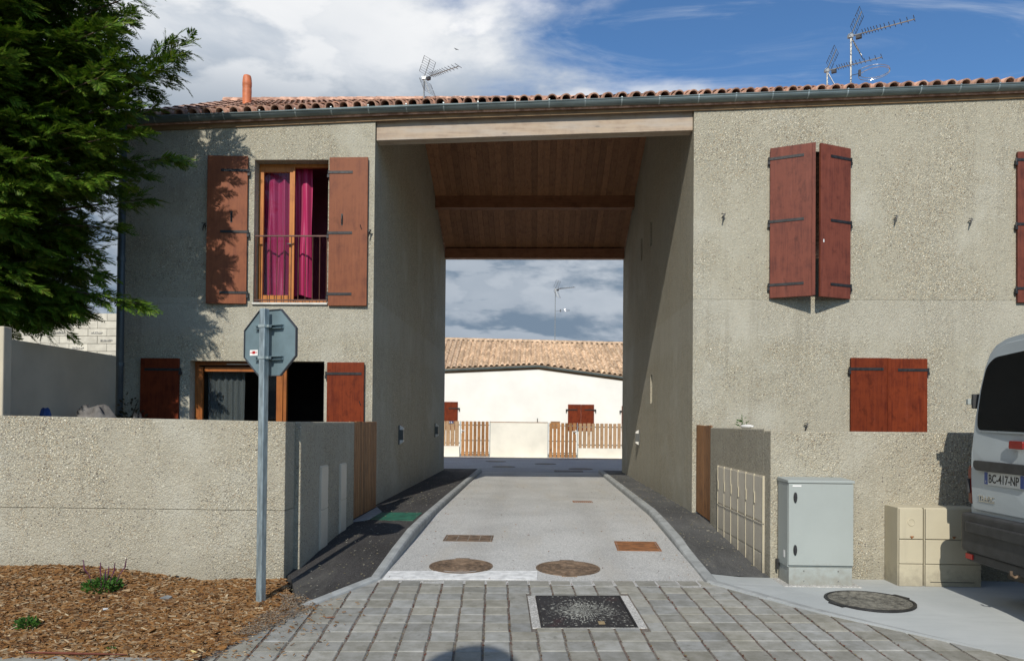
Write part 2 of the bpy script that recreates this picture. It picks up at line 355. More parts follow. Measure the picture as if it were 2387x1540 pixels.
def asphalt(name, c, speck, sc=140, fleck=.72, rough=.9, bl=.12, warm=None, sparse=None, dust=None, oil=0):
    m, t, b = newmat(name); p = pos(t)
    v = t.a('TexVoronoi', {'Scale': float(sc)}); t.l.new(p, v.inputs['Vector'])
    sc2 = t.a('SeparateColor'); t.l.new(v.outputs['Color'], sc2.inputs[0])
    big = t.noise(p, .9, 6, .6, .4); fine = t.noise(p, 45, 4, .7)
    col = t.mix(t.ramp(big, .3, .7), tuple(x * (1 - bl) for x in c), tuple(x * (1 + bl) for x in c))
    col = t.mix(t.math('MULTIPLY', t.ramp(sc2.outputs[0], fleck, 1.0), .8), col, speck)
    col = t.mix(t.math('MULTIPLY', t.ramp(sc2.outputs[1], .75, 1.0), .65), col, tuple(x * .35 for x in c))
    col = t.mix(t.math('MULTIPLY', t.ramp(fine, .42, .62), .22), col, tuple(x * .55 for x in c))
    if warm: col = t.mix(t.math('MULTIPLY', t.ramp(t.noise(t.vmap(p, scale=(1.6, .35, 1)), 1.2, 5, .6), .48, .72), .45), col, warm)
    if dust: col = t.mix(t.math('MULTIPLY', t.ramp(t.noise(t.vmap(p, scale=(2.4, .5, 1)), 1.3, 7, .7, .6), .50, .74), .55), col, dust)
    if sparse:
        v2 = t.a('TexVoronoi', {'Scale': 17.0}); t.l.new(p, v2.inputs['Vector']); s3 = t.a('SeparateColor'); t.l.new(v2.outputs['Color'], s3.inputs[0])
        hit = t.math('MULTIPLY', t.math('LESS_THAN', v2.outputs['Distance'], .16), t.math('GREATER_THAN', s3.outputs[0], .72))
        col = t.mix(hit, col, sparse)
    if oil:
        sx = t.a('SeparateXYZ'); t.l.new(p, sx.inputs[0]); wob = t.math('ADD', sx.outputs[0], t.math('MULTIPLY', t.noise(t.vmap(p, scale=(1, .3, 1)), 1.0, 3), .35))
        tr = t.math('MAXIMUM', t.ramp(t.math('ABSOLUTE', t.math('SUBTRACT', wob, -.48)), .30, .05), t.ramp(t.math('ABSOLUTE', t.math('SUBTRACT', wob, .98)), .30, .05))
        col = t.mix(t.math('MULTIPLY', tr, .16), col, (.24, .225, .20))
        sp = t.ramp(t.noise(p, 2.3, 5, .65, .5), .64, .76); col = t.mix(t.math('MULTIPLY', sp, .22), col, (.20, .185, .16))
    t.l.new(col, b.inputs['Base Color']); b.inputs['Roughness'].default_value = rough; b.inputs['Specular IOR Level'].default_value = .3
    bump(t, b, t.math('ADD', fine, v.outputs['Distance']), .5, .006)
    return m
M_ROAD = asphalt('light_aggregate_road', (.44, .435, .41), (.66, .64, .60), 110, .60, warm=(.43, .39, .32), oil=1)
M_WALK = asphalt('black_asphalt', (.042, .039, .037), (.13, .125, .12), 150, .84, bl=.3, sparse=(.20, .18, .11), dust=(.12, .115, .10))
M_WALK2 = asphalt('worn_asphalt', (.085, .085, .083), (.19, .185, .175), 150, .80, bl=.3, sparse=(.24, .22, .14), dust=(.17, .165, .15))
M_STREET = asphalt('grey_street', (.33, .33, .33), (.50, .5, .5), 100, .6)
M_GROUND = simple('ground_earth', (.17, .15, .11), .95, 0, .2, 1.5)
M_SAND = asphalt('joint_grit', (.14, .12, .10), (.30, .28, .24), 120, .58, bl=.3, warm=(.14, .075, .055))
M_SURR = asphalt('cover_surround_concrete', (.40, .39, .36), (.66, .64, .6), 90, .55)
def paver_mat():
    m, t, b = newmat('paver_concrete'); p = pos(t); rn = t.a('ObjectInfo').outputs['Random']
    col = t.mix(t.ramp(t.noise(p, 9, 6, .65), .3, .7), (.205, .20, .172), (.29, .285, .26))
    warm = t.mix(rn, (1.0, .97, .90), (.98, 1.0, 1.04)); col = t.mix(1.0, col, warm, 'MULTIPLY')
    sp = t.ramp(t.noise(p, 60, 3, .7), .58, .72); col = t.mix(t.math('MULTIPLY', sp, .35), col, (.36, .355, .33))
    stn = t.ramp(t.noise(p, 14, 3, .5), .66, .74); col = t.mix(t.math('MULTIPLY', stn, .5), col, (.11, .105, .09))
    hs = t.a('HueSaturation'); t.l.new(col, hs.inputs['Color']); t.set(hs.inputs['Value'], t.math('ADD', t.math('MULTIPLY', t.math('FRACT', t.math('MULTIPLY', rn, 7.13)), .34), .84))
    t.l.new(hs.outputs[0], b.inputs['Base Color']); b.inputs['Roughness'].default_value = .85; b.inputs['Specular IOR Level'].default_value = .3
    bump(t, b, t.noise(p, 120, 4, .7), .35, .004); return m
M_PAV = paver_mat()
def apron_mat():
    m, t, b = newmat('broomed_concrete'); p = pos(t)
    col = t.mix(t.ramp(t.noise(p, .8, 6, .6, .3), .3, .7), (.365, .385, .375), (.455, .47, .455))
    col = t.mix(t.math('MULTIPLY', t.ramp(t.noise(t.vmap(p, scale=(1.0, 6, 1)), 2.2, 5, .6), .45, .75), .30), col, (.31, .325, .315))
    col = t.mix(t.math('MULTIPLY', t.noise(p, 170, 3, .7), .25), col, (.28, .29, .29))
    t.l.new(col, b.inputs['Base Color']); b.inputs['Roughness'].default_value = .85; b.inputs['Specular IOR Level'].default_value = .3
    bump(t, b, t.noise(t.vmap(p, scale=(3, 30, 3)), 6, 4, .6), .2, .004); return m
M_APRON = apron_mat()
def island(name, cols, rough=.85, transl=0):
    m, t, b = newmat(name); g = t.a('NewGeometry'); r_ = g.outputs['Random Per Island']
    cr = t.a('ValToRGB'); el = cr.color_ramp.elements; n = len(cols)
    el[0].position = 0; el[0].color = (*cols[0], 1); el[1].position = 1; el[1].color = (*cols[-1], 1)
    for i in range(1, n - 1): e = el.new(i / (n - 1)); e.color = (*cols[i], 1)
    t.l.new(r_, cr.inputs[0]); col = cr.outputs[0]
    col = t.mix(t.math('MULTIPLY', t.noise(g.outputs['Position'], 90, 3, .6), .35), col, tuple(x * .4 for x in cols[0]))
    t.l.new(col, b.inputs['Base Color']); b.inputs['Roughness'].default_value = rough; b.inputs['Specular IOR Level'].default_value = .25
    if transl:
        o = t.n['Material Output']; tr = t.a('BsdfTranslucent'); t.l.new(col, tr.inputs[0]); mx = t.a('MixShader', {0: transl}); t.l.new(b.outputs[0], mx.inputs[1]); t.l.new(tr.outputs[0], mx.inputs[2]); t.l.new(mx.outputs[0], o.inputs[0])
    return m
M_CHIPS = island('bark_chips', [(.05, .024, .011), (.16, .068, .020), (.27, .128, .038), (.10, .046, .017), (.36, .205, .085), (.20, .090, .026), (.26, .125, .036), (.40, .29, .17), (.13, .058, .018), (.58, .46, .29)])
M_MULCH = simple('mulch_bed', (.115, .055, .022), .95, 0, .4, 25, bmp=.9, bscale=50)
M_FOL = island('conifer_foliage', [(.026, .062, .006), (.062, .135, .009), (.10, .205, .014), (.040, .092, .008), (.155, .265, .018), (.075, .16, .011), (.19, .22, .03), (.115, .22, .014)], .55, .32)
M_LEAF = island('salvia_leaf', [(.03, .085, .014), (.055, .14, .02), (.085, .20, .03)], .6, .25)
M_SALV = simple('salvia_flower', (.085, .02, .055), .7, 0, .2, 30)
M_DRY = island('dry_plant_leaf', [(.035, .032, .014), (.06, .05, .02), (.09, .06, .03)], .7, .15)

def glass_mat(name, tint=(.9, .93, .93), ref=1.0):
    m, t, b = newmat(name); t.n.remove(b); o = t.n['Material Output']
    tr = t.a('BsdfTransparent', {'Color': tint}); gl = t.a('BsdfGlossy', {'Roughness': .01, 'Color': (1, 1, 1)})
    fr = t.a('Fresnel', {'IOR': 1.5}); mx = t.a('MixShader'); t.set(mx.inputs[0], t.math('ADD', t.math('MULTIPLY', fr.outputs[0], ref), .0, clamp=True))
    t.l.new(tr.outputs[0], mx.inputs[1]); t.l.new(gl.outputs[0], mx.inputs[2]); t.l.new(mx.outputs[0], o.inputs[0]); return m
M_GLASS = glass_mat('window_glass', ref=.28)
def curtain_mat(name, c, rough, transl, alpha=1.0):
    m, t, b = newmat(name); o = t.n['Material Output']; p = pos(t)
    col = t.mix(t.noise(t.vmap(p, scale=(30, 30, 2)), 2, 4, .6), tuple(x * .75 for x in c), c)
    t.l.new(col, b.inputs['Base Color']); b.inputs['Roughness'].default_value = rough; b.inputs['Sheen Weight'].default_value = .3
    tr = t.a('BsdfTranslucent'); t.l.new(col, tr.inputs[0]); mx = t.a('MixShader', {0: transl}); t.l.new(b.outputs[0], mx.inputs[1]); t.l.new(tr.outputs[0], mx.inputs[2])
    last = mx.outputs[0]
    if alpha < 1:
        tp = t.a('BsdfTransparent'); m2 = t.a('MixShader', {0: alpha}); t.l.new(tp.outputs[0], m2.inputs[1]); t.l.new(last, m2.inputs[2]); last = m2.outputs[0]
    t.l.new(last, o.inputs[0]); return m
M_CURT = curtain_mat('magenta_satin', (.46, .012, .10), .4, .12)
M_NET = curtain_mat('net_curtain', (.30, .31, .31), .8, .3, .5)

# ------------------------------------------------------------------ heights of the ground
def itp(x, xs, ys): return float(np.interp(x, xs, ys))
def z_pav(y): return -.58 + .06 * y
def z_road(y): return itp(y, [6.0, 6.9, 11, 60], [-.226, -.166, -.03, -.03])
def z_walkL(y): return itp(y, [5.6, 6.2, 7, 8.2, 9.2, 11, 60], [-.24, -.205, -.148, -.03, .035, .045, .045])
def z_walkR(x, y):
    inner = itp(y, [7.0, 7.5, 8.6, 10, 11.2, 60], [-.150, -.140, -.055, .01, .045, .045])
    outer = itp(y, [7.0, 7.6, 8.6, 10, 11.2, 60], [-.205, -.20, -.12, -.008, .035, .045])
    k = min(1, max(0, (x - 1.72) / .68)); z = inner * (1 - k) + outer * k; a = itp(y, [7.5, 8.2], [1, 0]); return z * (1 - a) + (itp(x, [1.6, 2.1], [-.155, -.2]) + .004) * a
def edgeR(y): return itp(y, [-6, 3, 4.2, 5.2, 6.19, 6.53, 7.03, 7.6], [16, 5.9, 4.5, 3.40, 2.31, 2.02, 1.62, 1.72])
def edgeL(y): return itp(y, [-6, 3, 4.9, 6.1, 6.95], [-6.0, -2.75, -2.20, -1.86, -1.45])
def z_apron(x, y):
    flat = min(-.2, z_pav(y) + .003); k = min(1, max(0, (x - edgeR(y)) / .8)); return (z_pav(y) + .003) * (1 - k) + flat * k if y < 7.05 else itp(x, [1.6, 2.1], [-.155, -.2])

def strip(name, mat, ys, xa, xb, zf, nx=6, kind='structure', th=.0):
    mb = MB(); n = nx + 3
    for y in ys:
        a, b = xa(y), xb(y); mb.v.append((a, y, zf(a, y) - .14))
        for i in range(nx + 1): x = a + (b - a) * i / nx; mb.v.append((x, y, zf(x, y)))
        mb.v.append((b, y, zf(b, y) - .14))
    for j in range(len(ys) - 1):
        for i in range(nx + 2): mb.f.append((j * n + i, j * n + i + 1, (j + 1) * n + i + 1, (j + 1) * n + i)); mb.m.append(0)
    return obj(name, mb, mat, None, kind=kind)
def lin(a, b, n): return [a + (b - a) * i / n for i in range(n + 1)]

# ground sheet to the horizon, a little under everything else
g = MB(); g.add([(-900, -900, -.62), (900, -900, -.62), (900, 2200, -.62), (-900, 2200, -.62)], [(0, 1, 2, 3)]); obj('ground', g, M_GROUND, kind='structure')
strip('passage_road', M_ROAD, lin(6.86, 20.4, 30), lambda y: itp(y, [6.8, 7.1], [-1.47, -1.45]), lambda y: itp(y, [6.8, 7.1, 11, 20], [1.60, 1.62, 1.70, 1.74]), lambda x, y: z_road(y), 4)
strip('rear_street', M_STREET, lin(20.4, 28.2, 4), lambda y: -26, lambda y: 26, lambda x, y: -.026, 4)
strip('rear_pavement', simple('pale_pavement', (.62, .58, .50), .9, 0, .08, 3), lin(27.9, 29.4, 2), lambda y: -26, lambda y: 26, lambda x, y: -.008, 4)
strip('rear_garden_ground', M_GROUND, lin(29.2, 48, 3), lambda y: -26, lambda y: 26, lambda x, y: -.02, 4)
def walk_xa(y): return itp(y, [5.9, 6.15, 7.0, 7.02], [-1.9, -1.97, -2.32, -2.6])
sw = strip('left_asphalt_walk', M_WALK, lin(6.05, 7.0, 4) + lin(7.05, 20.4, 26), walk_xa, lambda y: itp(y, [6.05, 6.95, 7.1], [-1.92, -1.53, -1.52]), lambda x, y: z_walkL(y), 4)
strip('right_asphalt_walk', M_WALK2, lin(7.5, 20.4, 26), lambda y: itp(y, [7, 11, 20], [1.73, 1.80, 1.84]), lambda y: 2.6, lambda x, y: z_walkR(x, y), 4)
strip('concrete_apron', M_APRON, lin(-6, 4.5, 6) + lin(4.7, 7.5, 22), lambda y: edgeR(y), lambda y: 22 if y < 3 else 16, z_apron, 40)
strip('front_garden_soil', M_GROUND, lin(7.0, 11.2, 3), lambda y: -6.3, lambda y: -2.4, lambda x, y: -.05, 4)
strip('right_garden_soil', M_GROUND, lin(7.6, 11.2, 3), lambda y: 2.42, lambda y: 16, lambda x, y: -.06, 4)
# bed under the pavers (grit shows in the joints)
bed = MB()
ys = lin(-5, 7.06, 24)
for y in ys: bed.v += [(edgeL(y) - .15, y, z_pav(y) - .008), (edgeR(y) + .03, y, z_pav(y) - .008)]
for j in range(len(ys) - 1): bed.f.append((2 * j, 2 * j + 1, 2 * j + 3, 2 * j + 2)); bed.m.append(0)
paving = obj('paved_crossing', bed, M_SAND, kind='structure')

# ------------------------------------------------------------------ pavers
ANG = .055; e1 = Vector((math.cos(ANG), math.sin(ANG))); e2 = Vector((-math.sin(ANG), math.cos(ANG))); O2 = Vector((-1.45, 6.925))
def to_uv(x, y): d = Vector((x, y)) - O2; return d.dot(e1), d.dot(e2)
def to_xy(u, v): p = O2 + e1 * u + e2 * v; return p.x, p.y
def clip(poly, n, c):   # keep n.p <= c
    out = []
    for i in range(len(poly)):
        a, b = poly[i], poly[(i + 1) % len(poly)]; da = n[0] * a[0] + n[1] * a[1] - c; db = n[0] * b[0] + n[1] * b[1] - c
        if da <= 0: out.append(a)
        if (da < 0) != (db < 0) and abs(da - db) > 1e-9: k = da / (da - db); out.append((a[0] + (b[0] - a[0]) * k, a[1] + (b[1] - a[1]) * k))
    return out
def area(p): return abs(sum(p[i][0] * p[(i + 1) % len(p)][1] - p[(i + 1) % len(p)][0] * p[i][1] for i in range(len(p)))) / 2
cu, cv = to_uv(.41, 6.13)
SUR = (cu - .448, cu + .448, cv - .425, cv + .425)          # concrete surround of the square cover, in paving axes
def pav_mesh(w, h, name):
    mb = MB(); a, b, c = w / 2, h / 2, .006
    mb.v = [(-a, -b, -.06), (a, -b, -.06), (a, b, -.06), (-a, b, -.06), (-a, -b, -c), (a, -b, -c), (a, b, -c), (-a, b, -c), (-a + c, -b + c, 0), (a - c, -b + c, 0), (a - c, b - c, 0), (-a + c, b - c, 0)]
    mb.f = [(0, 1, 5, 4), (1, 2, 6, 5), (2, 3, 7, 6), (3, 0, 4, 7), (4, 5, 9, 8), (5, 6, 10, 9), (6, 7, 11, 10), (7, 4, 8, 11), (8, 9, 10, 11)]; mb.m = [0] * 9
    return mb.mesh(name, M_PAV)
PM = [pav_mesh(.184, .194, 'paver'), pav_mesh(.181, .193, 'paver'), pav_mesh(.186, .192, 'paver')]
tilt = math.atan(.06)
rest = MB(); npav = 0
for j in range(0, 50):
    sh = random.uniform(-.004, .004)
    for i in range(-34, 42):
        u = (i + .5) * .2 + sh; v = -(j + .5) * .2
        if j == 0: pass
        x, y = to_xy(u, v)
        if y < 1.5: continue
        quad = [to_xy(u - .091, v - .096), to_xy(u + .091, v - .096), to_xy(u + .091, v + .096), to_xy(u - .091, v + .096)]
        full = True
        for (fe, sgn) in ((edgeR, 1), (edgeL, -1)):
            xe0, xe1 = fe(y - .12), fe(y + .12); d = Vector((xe1 - xe0, .24)).normalized(); n = (d.y * sgn, -d.x * sgn)
            cc = n[0] * fe(y) + n[1] * y - .006
            if any(n[0] * p[0] + n[1] * p[1] > cc for p in quad): full = False; quad = clip(quad, n, cc)
            if not quad: break
        if len(quad) < 3 or area(quad) < .0015: continue
        if u + .086 > SUR[0] and u - .086 < SUR[1] and v + .096 > SUR[2] and v - .096 < SUR[3]:
            best = []
            for (nn, c) in (((-1, 0), -SUR[1]), ((1, 0), SUR[0]), ((0, -1), -SUR[3]), ((0, 1), SUR[2])):
                nx, ny = nn[0] * e1.x + nn[1] * e2.x, nn[0] * e1.y + nn[1] * e2.y; c2 = c + nx * O2.x + ny * O2.y - .006
                q = clip(quad, (nx, ny), c2)
                if len(q) > 2 and area(q) > (area(best) if best else 0): best = q
            if not best or area(best) < .002: continue
            quad = best; full = False
        seen = y > 4.75 and abs(x - .3) < y * .74
        dz = random.uniform(-.0018, .0018)
        if seen and npav < 299:
            npav += 1
            if full:
                o = link('paver', random.choice(PM), paving, (x, y, z_pav(y) + dz))
                o.rotation_euler = Euler((tilt + random.uniform(-.004, .004), random.uniform(-.004, .004), ANG + random.uniform(-.006, .006)))
            else:
                mb = MB().prism(quad, 0, 1, 'z'); mb.v = [(px, py, z_pav(py) + (dz if pz else -.06)) for px, py, pz in mb.v]
                obj('paver', mb, M_PAV, paving)
        else:
            mb = MB().prism(quad, 0, 1, 'z'); rest.add([(px, py, z_pav(py) + (dz if pz else -.06)) for px, py, pz in mb.v], mb.f)
obj('paver', rest, M_PAV, paving, kind='stuff')

# ------------------------------------------------------------------ kerbs
def kerb(name, path, width, hf, side, gap=.006, label=None):
    """stones along a plan polyline; width goes to the outside (side = -1 left, +1 right)"""
    root = bpy.data.objects.new(name, None); COL.objects.link(root); root['kind'] = 'structure'; root.location = (path[-1][0], path[-1][1], -.3); WP[root.name] = root.location.copy()
    for (a, b) in zip(path[:-1], path[1:]):
        a, b = Vector(a), Vector(b); L = (b - a).length; n = max(1, round(L)); d = (b - a).normalized(); nr = Vector((-d.y, d.x)) * side
        for k in range(n):
            p, q = a + d * (L * k / n + gap / 2), a + d * (L * (k + 1) / n - gap / 2)
            vs = []
            for s_ in (p, q):
                z = hf(s_.x, s_.y)
                for (o_, zz) in ((0, z - .3), (0, z - .032), (.010, z - .010), (.032, z), (width - .015, z), (width, z - .01), (width, z - .3)):
                    r_ = s_ + nr * o_; vs.append((r_.x, r_.y, zz))
            m = 7; fs = [tuple(range(m))[::-1], tuple(range(m, 2 * m))] + [(i, (i + 1) % m, m + (i + 1) % m, m + i) for i in range(m)]
            obj('kerb_stone', MB().add(vs, fs), M_KERB, root)
    return root
kerb('kerb', [(-1.47, 20.4), (-1.45, 11), (-1.445, 6.98), (-1.86, 6.08)], .10, lambda x, y: max(z_walkL(y) + .012, z_road(y) + .018) if y > 6.9 else itp(y, [6.08, 6.98], [z_pav(6.08) + .02, z_road(6.98) + .035]), -1)
kerb('kerb', [(1.745, 20.4), (1.70, 11.2), (1.665, 9.0), (1.625, 7.06)], .115, lambda x, y: z_walkR(1.75, y) + .012 if y > 7.6 else itp(y, [7.0, 7.6], [-.145, z_walkR(1.75, 7.6) + .012]), 1)
kerb('kerb', [(1.625, 7.045), (2.02, 6.545), (2.31, 6.205), (3.40, 5.215)], .11, lambda x, y: z_apron(x, y) + itp(y, [5.2, 6.2, 7.05], [.001, .004, .012]), 1)

# ------------------------------------------------------------------ covers in the ground
def disc_cover(name, label, c, r, mat, rim, tabs=(), slope=0., rings=True, squash=1.0, tabw=.075):
    root = thing(name, label, 'manhole cover', (c[0], c[1], c[2]), None)
    mb = MB(); mb.lathe([(r, -.03), (r, .004), (r - .018, .004), (r - .022, -.002), (r - .03, -.002)], (0, 0, 0), 48)
    def xf(v): return Vector((v.x, v.y, v.z + v.y * slope)) + Vector(c)
    fr = obj('cover_frame', mb.xf(xf), rim, root)
    mb = MB(); prof = [(r - .03, -.02), (r - .03, .003)]
    k = r - .045
    while rings and k > .05: prof += [(k, .003), (k - .006, -.002), (k - .022, -.002), (k - .028, .003)]; k -= .05
    prof += [(.02, .003), (.001, .003)]
    mb.lathe(prof, (0, 0, 0), 48); obj('lid', mb.xf(xf), mat, root)
    for a in tabs:
        t = MB(); t.box(-tabw, tabw, r - .01, r + .03, -.03, .0045); M = Matrix.Rotation(a, 3, 'Z'); t.xf(lambda v: xf(M @ v)); obj('hinge_tab', t, rim, root)
    return root
disc_cover('manhole_cover', 'round rusty manhole cover beside the white paint stripe, its near rim smeared with white', (-.745, 7.56, z_road(7.56) + .004), .325, M_COVER, M_COVER, (0.05,), .033)
disc_cover('manhole_cover', 'round rusty manhole cover clear of the white stripe, in the middle of the passage mouth', (.345, 7.54, z_road(7.54) + .004), .325, M_COVER, M_COVER, (0.0, math.pi), .033)
disc_cover('manhole_cover', 'round dark manhole cover set in the pale concrete before the cream boxes', (2.92, 6.55, z_apron(2.92, 6.55) + .012), .365, M_COVC, M_BLKCOV, (-1.15, 2.0), 0)
def rect_cover(name, label, cat, x0, x1, y0, y1, zf, mat, skew=0, bars=0, ridge=0):
    cx, cy = (x0 + x1) / 2, (y0 + y1) / 2
    root = thing(name, label, cat, (cx, cy, zf(cy)))
    def q(u, v, h): return (x0 + (x1 - x0) * u + skew * (v - .5), y0 + (y1 - y0) * v, zf(y0 + (y1 - y0) * v) + h)
    mb = MB(); f = .035
    for (a, b, c, d) in ((0, 1, 0, f), (0, 1, 1 - f, 1), (0, f, f, 1 - f), (1 - f, 1, f, 1 - f)):
        mb.hexa([q(a, c, -.03), q(b, c, -.03), q(b, d, -.03), q(a, d, -.03), q(a, c, .004), q(b, c, .004), q(b, d, .004), q(a, d, .004)])
    obj('cover_frame', mb, mat, root)
    if bars:
        for i in range(bars):
            a = f + .01 + (1 - 2 * f - .02) * i / bars; b = a + (1 - 2 * f) / bars * .62
            obj('bar', MB().hexa([q(a, f, -.02), q(b, f, -.02), q(b, 1 - f, -.02), q(a, 1 - f, -.02), q(a, f, .004), q(b, f, .004), q(b, 1 - f, .004), q(a, 1 - f, .004)]), mat, root)
        obj('grate_bed', MB().hexa([q(f, f, -.05), q(1 - f, f, -.05), q(1 - f, 1 - f, -.05), q(f, 1 - f, -.05), q(f, f, -.022), q(1 - f, f, -.022), q(1 - f, 1 - f, -.022), q(f, 1 - f, -.022)]), M_BLACK, root)
    else:
        n = ridge or 1; g_ = .008
        for i in range(n):
            a = f + g_ + (1 - 2 * f - g_) * i / n; b = f + (1 - 2 * f - g_) * (i + 1) / n
            obj('lid_plate', MB().hexa([q(a, f + .01, -.02), q(b, f + .01, -.02), q(b, 1 - f - .01, -.02), q(a, 1 - f - .01, -.02), q(a, f + .01, .002), q(b, f + .01, .002), q(b, 1 - f - .01, .002), q(a, 1 - f - .01, .002)]), mat, root)
    return root
rect_cover('drain_cover', 'oblong brown iron cover in four plates on the pale passage road', 'drain cover', -1.10, -.505, 8.87, 9.27, z_road, M_COVER, .0, 0, 4)
rect_cover('drain_cover', 'oblong bright orange rust plate cover near the kerb by the meter doors', 'drain cover', .955, 1.46, 8.45, 9.0, z_road, M_RUST, .02)
rect_cover('drain_grate', 'small slotted rusty grate far along the lit passage road', 'drain grate', .66, 1.0, 12.72, 12.98, z_road, M_RUST, 0, 9)
for lab, a in (('long dark grate in the shaded rear street beside the tunnel mouth', (.55, 1.35, 20.6, 21.1)),):
    rect_cover('drain_grate', lab, 'drain grate', *a, lambda y: -.022, M_BLKCOV, 0, 12)
for lab, c in (('dark round cover in the shaded rear street nearest the tunnel', (-.95, 22.6)), ('dark round cover in the shaded rear street in front of the left far gate', (-1.35, 25.6)), ('dark round cover in the shaded rear street in front of the blank cream wall', (.35, 24.4)), ('dark round cover in the rear street close to the right tunnel wall', (1.35, 21.9))):
    disc_cover('manhole_cover', lab, (c[0], c[1], -.022), .36, M_BLKCOV, M_BLKCOV, (), 0, False)

# square black cover in its concrete surround
def uvq(u, v, h): x, y = to_xy(u, v); return (x, y, z_pav(y) + h)
sq = thing('access_cover', 'square black cast iron cover flecked with white in a concrete surround among the pavers', 'access cover', (.41, 6.13, z_pav(6.13)))
CR = .365, .405
mb = MB(); W_ = (SUR[0] + .006, SUR[1] - .006, SUR[2] + .006, SUR[3] - .006); I_ = (cu - CR[0] - .012, cu + CR[0] + .012, cv - CR[1] - .012, cv + CR[1] + .012)
for (a, b, c, d) in ((W_[0], W_[1], W_[2], I_[2]), (W_[0], W_[1], I_[3], W_[3]), (W_[0], I_[0], I_[2], I_[3]), (I_[1], W_[1], I_[2], I_[3])):
    mb.hexa([uvq(a, c, -.05), uvq(b, c, -.05), uvq(b, d, -.05), uvq(a, d, -.05), uvq(a, c, -.001), uvq(b, c, -.001), uvq(b, d, -.001), uvq(a, d, -.001)])
weld(obj('surround', mb, M_SURR, sq))
mb = MB(); a, b, c, d = cu - CR[0] - .008, cu + CR[0] + .008, cv - CR[1] - .008, cv + CR[1] + .008; t_ = .014
for (p, q, r_, s_) in ((a, b, c, c + t_), (a, b, d - t_, d), (a, a + t_, c + t_, d - t_), (b - t_, b, c + t_, d - t_)):
    mb.hexa([uvq(p, r_, -.05), uvq(q, r_, -.05), uvq(q, s_, -.05), uvq(p, s_, -.05), uvq(p, r_, .003), uvq(q, r_, .003), uvq(q, s_, .003), uvq(p, s_, .003)])
obj('cover_frame', mb, M_BLKCOV, sq)
def blackcov():
    m, t, b_ = newmat('painted_black_lid'); p = pos(t)
    pp = t.vmap(p, loc=(-.41, -6.13, 0)); s = t.a('SeparateXYZ'); t.l.new(pp, s.inputs[0])
    rad = t.math('SQRT', t.math('ADD', t.math('MULTIPLY', s.outputs[0], s.outputs[0]), t.math('MULTIPLY', s.outputs[1], s.outputs[1])))
    ang = t.math('ARCTAN2', s.outputs[1], s.outputs[0]); c_ = t.a('CombineXYZ'); t.set(c_.inputs[0], t.math('MULTIPLY', ang, 5.0)); t.set(c_.inputs[1], t.math('MULTIPLY', rad, 9.0))
    n = t.noise(c_.outputs[0], 3.2, 4, .65); big = t.noise(p, 4.5, 3, .6)
    near = t.ramp(rad, .42, .05)
    fl = t.ramp(t.math('ADD', t.math('ADD', n, t.math('MULTIPLY', near, .10)), t.math('MULTIPLY', big, .18)),   .695, .725)
    col = t.mix(big, (.012, .011, .012), (.030, .026, .024)); col = t.mix(t.math('MULTIPLY', t.ramp(t.noise(p, 2.6, 2), .60, .72), .5), col, (.07, .012, .012))
    col = t.mix(t.math('MULTIPLY', fl, .85), col, (.42, .42, .36)); t.l.new(col, b_.inputs['Base Color']); b_.inputs['Roughness'].default_value = .55
    bump(t, b_, n, .4, .006); return m
a, b, c, d = cu - CR[0] + .01, cu + CR[0] - .01, cv - CR[1] + .01, cv + CR[1] - .01
obj('lid', MB().hexa([uvq(a, c, -.05), uvq(b, c, -.05), uvq(b, d, -.05), uvq(a, d, -.05), uvq(a, c, 0), uvq(b, c, 0), uvq(b, d, 0), uvq(a, d, 0)]), blackcov(), sq)
obj('lifting_plate', MB().hexa([uvq(cu + .08 + a_, cv - .34 + b_, h_) for h_ in (.0, .005) for (a_, b_) in ((0, 0), (.05, 0), (.05, .06), (0, .06))]), simple('tan_plate', (.26, .19, .10), .7, 0, .2, 30), sq)

# painted marks
def patch(name, pts, zf, mat, h=.004, th=.0):
    mb = MB().prism(pts, 0, 1, 'z'); mb.v = [(x, y, zf(x, y) + (h if k else -.02)) for x, y, k in mb.v]; return obj(name, mb, mat, None, kind='structure')
patch('white_paint_stripe', [(-1.43, 6.985), (.03, 7.045), (.035, 7.40), (-.45, 7.37), (-1.44, 7.30)], lambda x, y: z_road(y), M_WPAINT)
patch('green_painted_patch', [(-2.16, 9.66), (-1.585, 9.62), (-1.585, 10.42), (-2.16, 10.42)], lambda x, y: z_walkL(y), M_GREENP)
patch('gate_threshold', [(-2.34, 9.42), (-2.165, 9.66), (-2.165, 10.45), (-2.34, 10.95)], lambda x, y: z_walkL(y), M_KERB, .012)

# ------------------------------------------------------------------ the house over the passage
XL, XR, YF, YR = -2.44, 2.32, 11.0, 19.8
HL, HR = -6.3, 12.0
def gtop(x): return itp(x, [-6.6, -5.83, -2.4, 2.26, 7.0, 12.2], [5.828, 5.854, 5.995, 6.120, 6.284, 6.46])          # top of the gutter, climbing slightly to the right
house = thing('passage_house', 'grey pebble concrete house with a tall covered passage through it and red brown shutters', 'house', (0, 11, 0))
UW = (-4.266, -3.142, 3.10, 5.26); LW = (-5.217, -3.17, .12, 2.22)
RU = (3.45, 4.565, 3.22, 5.36); RLW = (4.62, 5.69, 1.02, 2.29); RE = (7.01, 8.11, 3.17, 5.30)
zt = lambda u: gtop(u) - .13
mb = MB(); panel(mb, HL, XL, -.4, 3.082, YF, YF + .22, [LW]); panel(mb, HL, XL, 3.0855, 5.6, YF, YF + .22, [UW], ztop=zt); mb.box(HL + .02, XL - .02, YF + .17, YF + .2, 3.07, 3.095)
weld(obj('wall', mb, M_AGG, house))
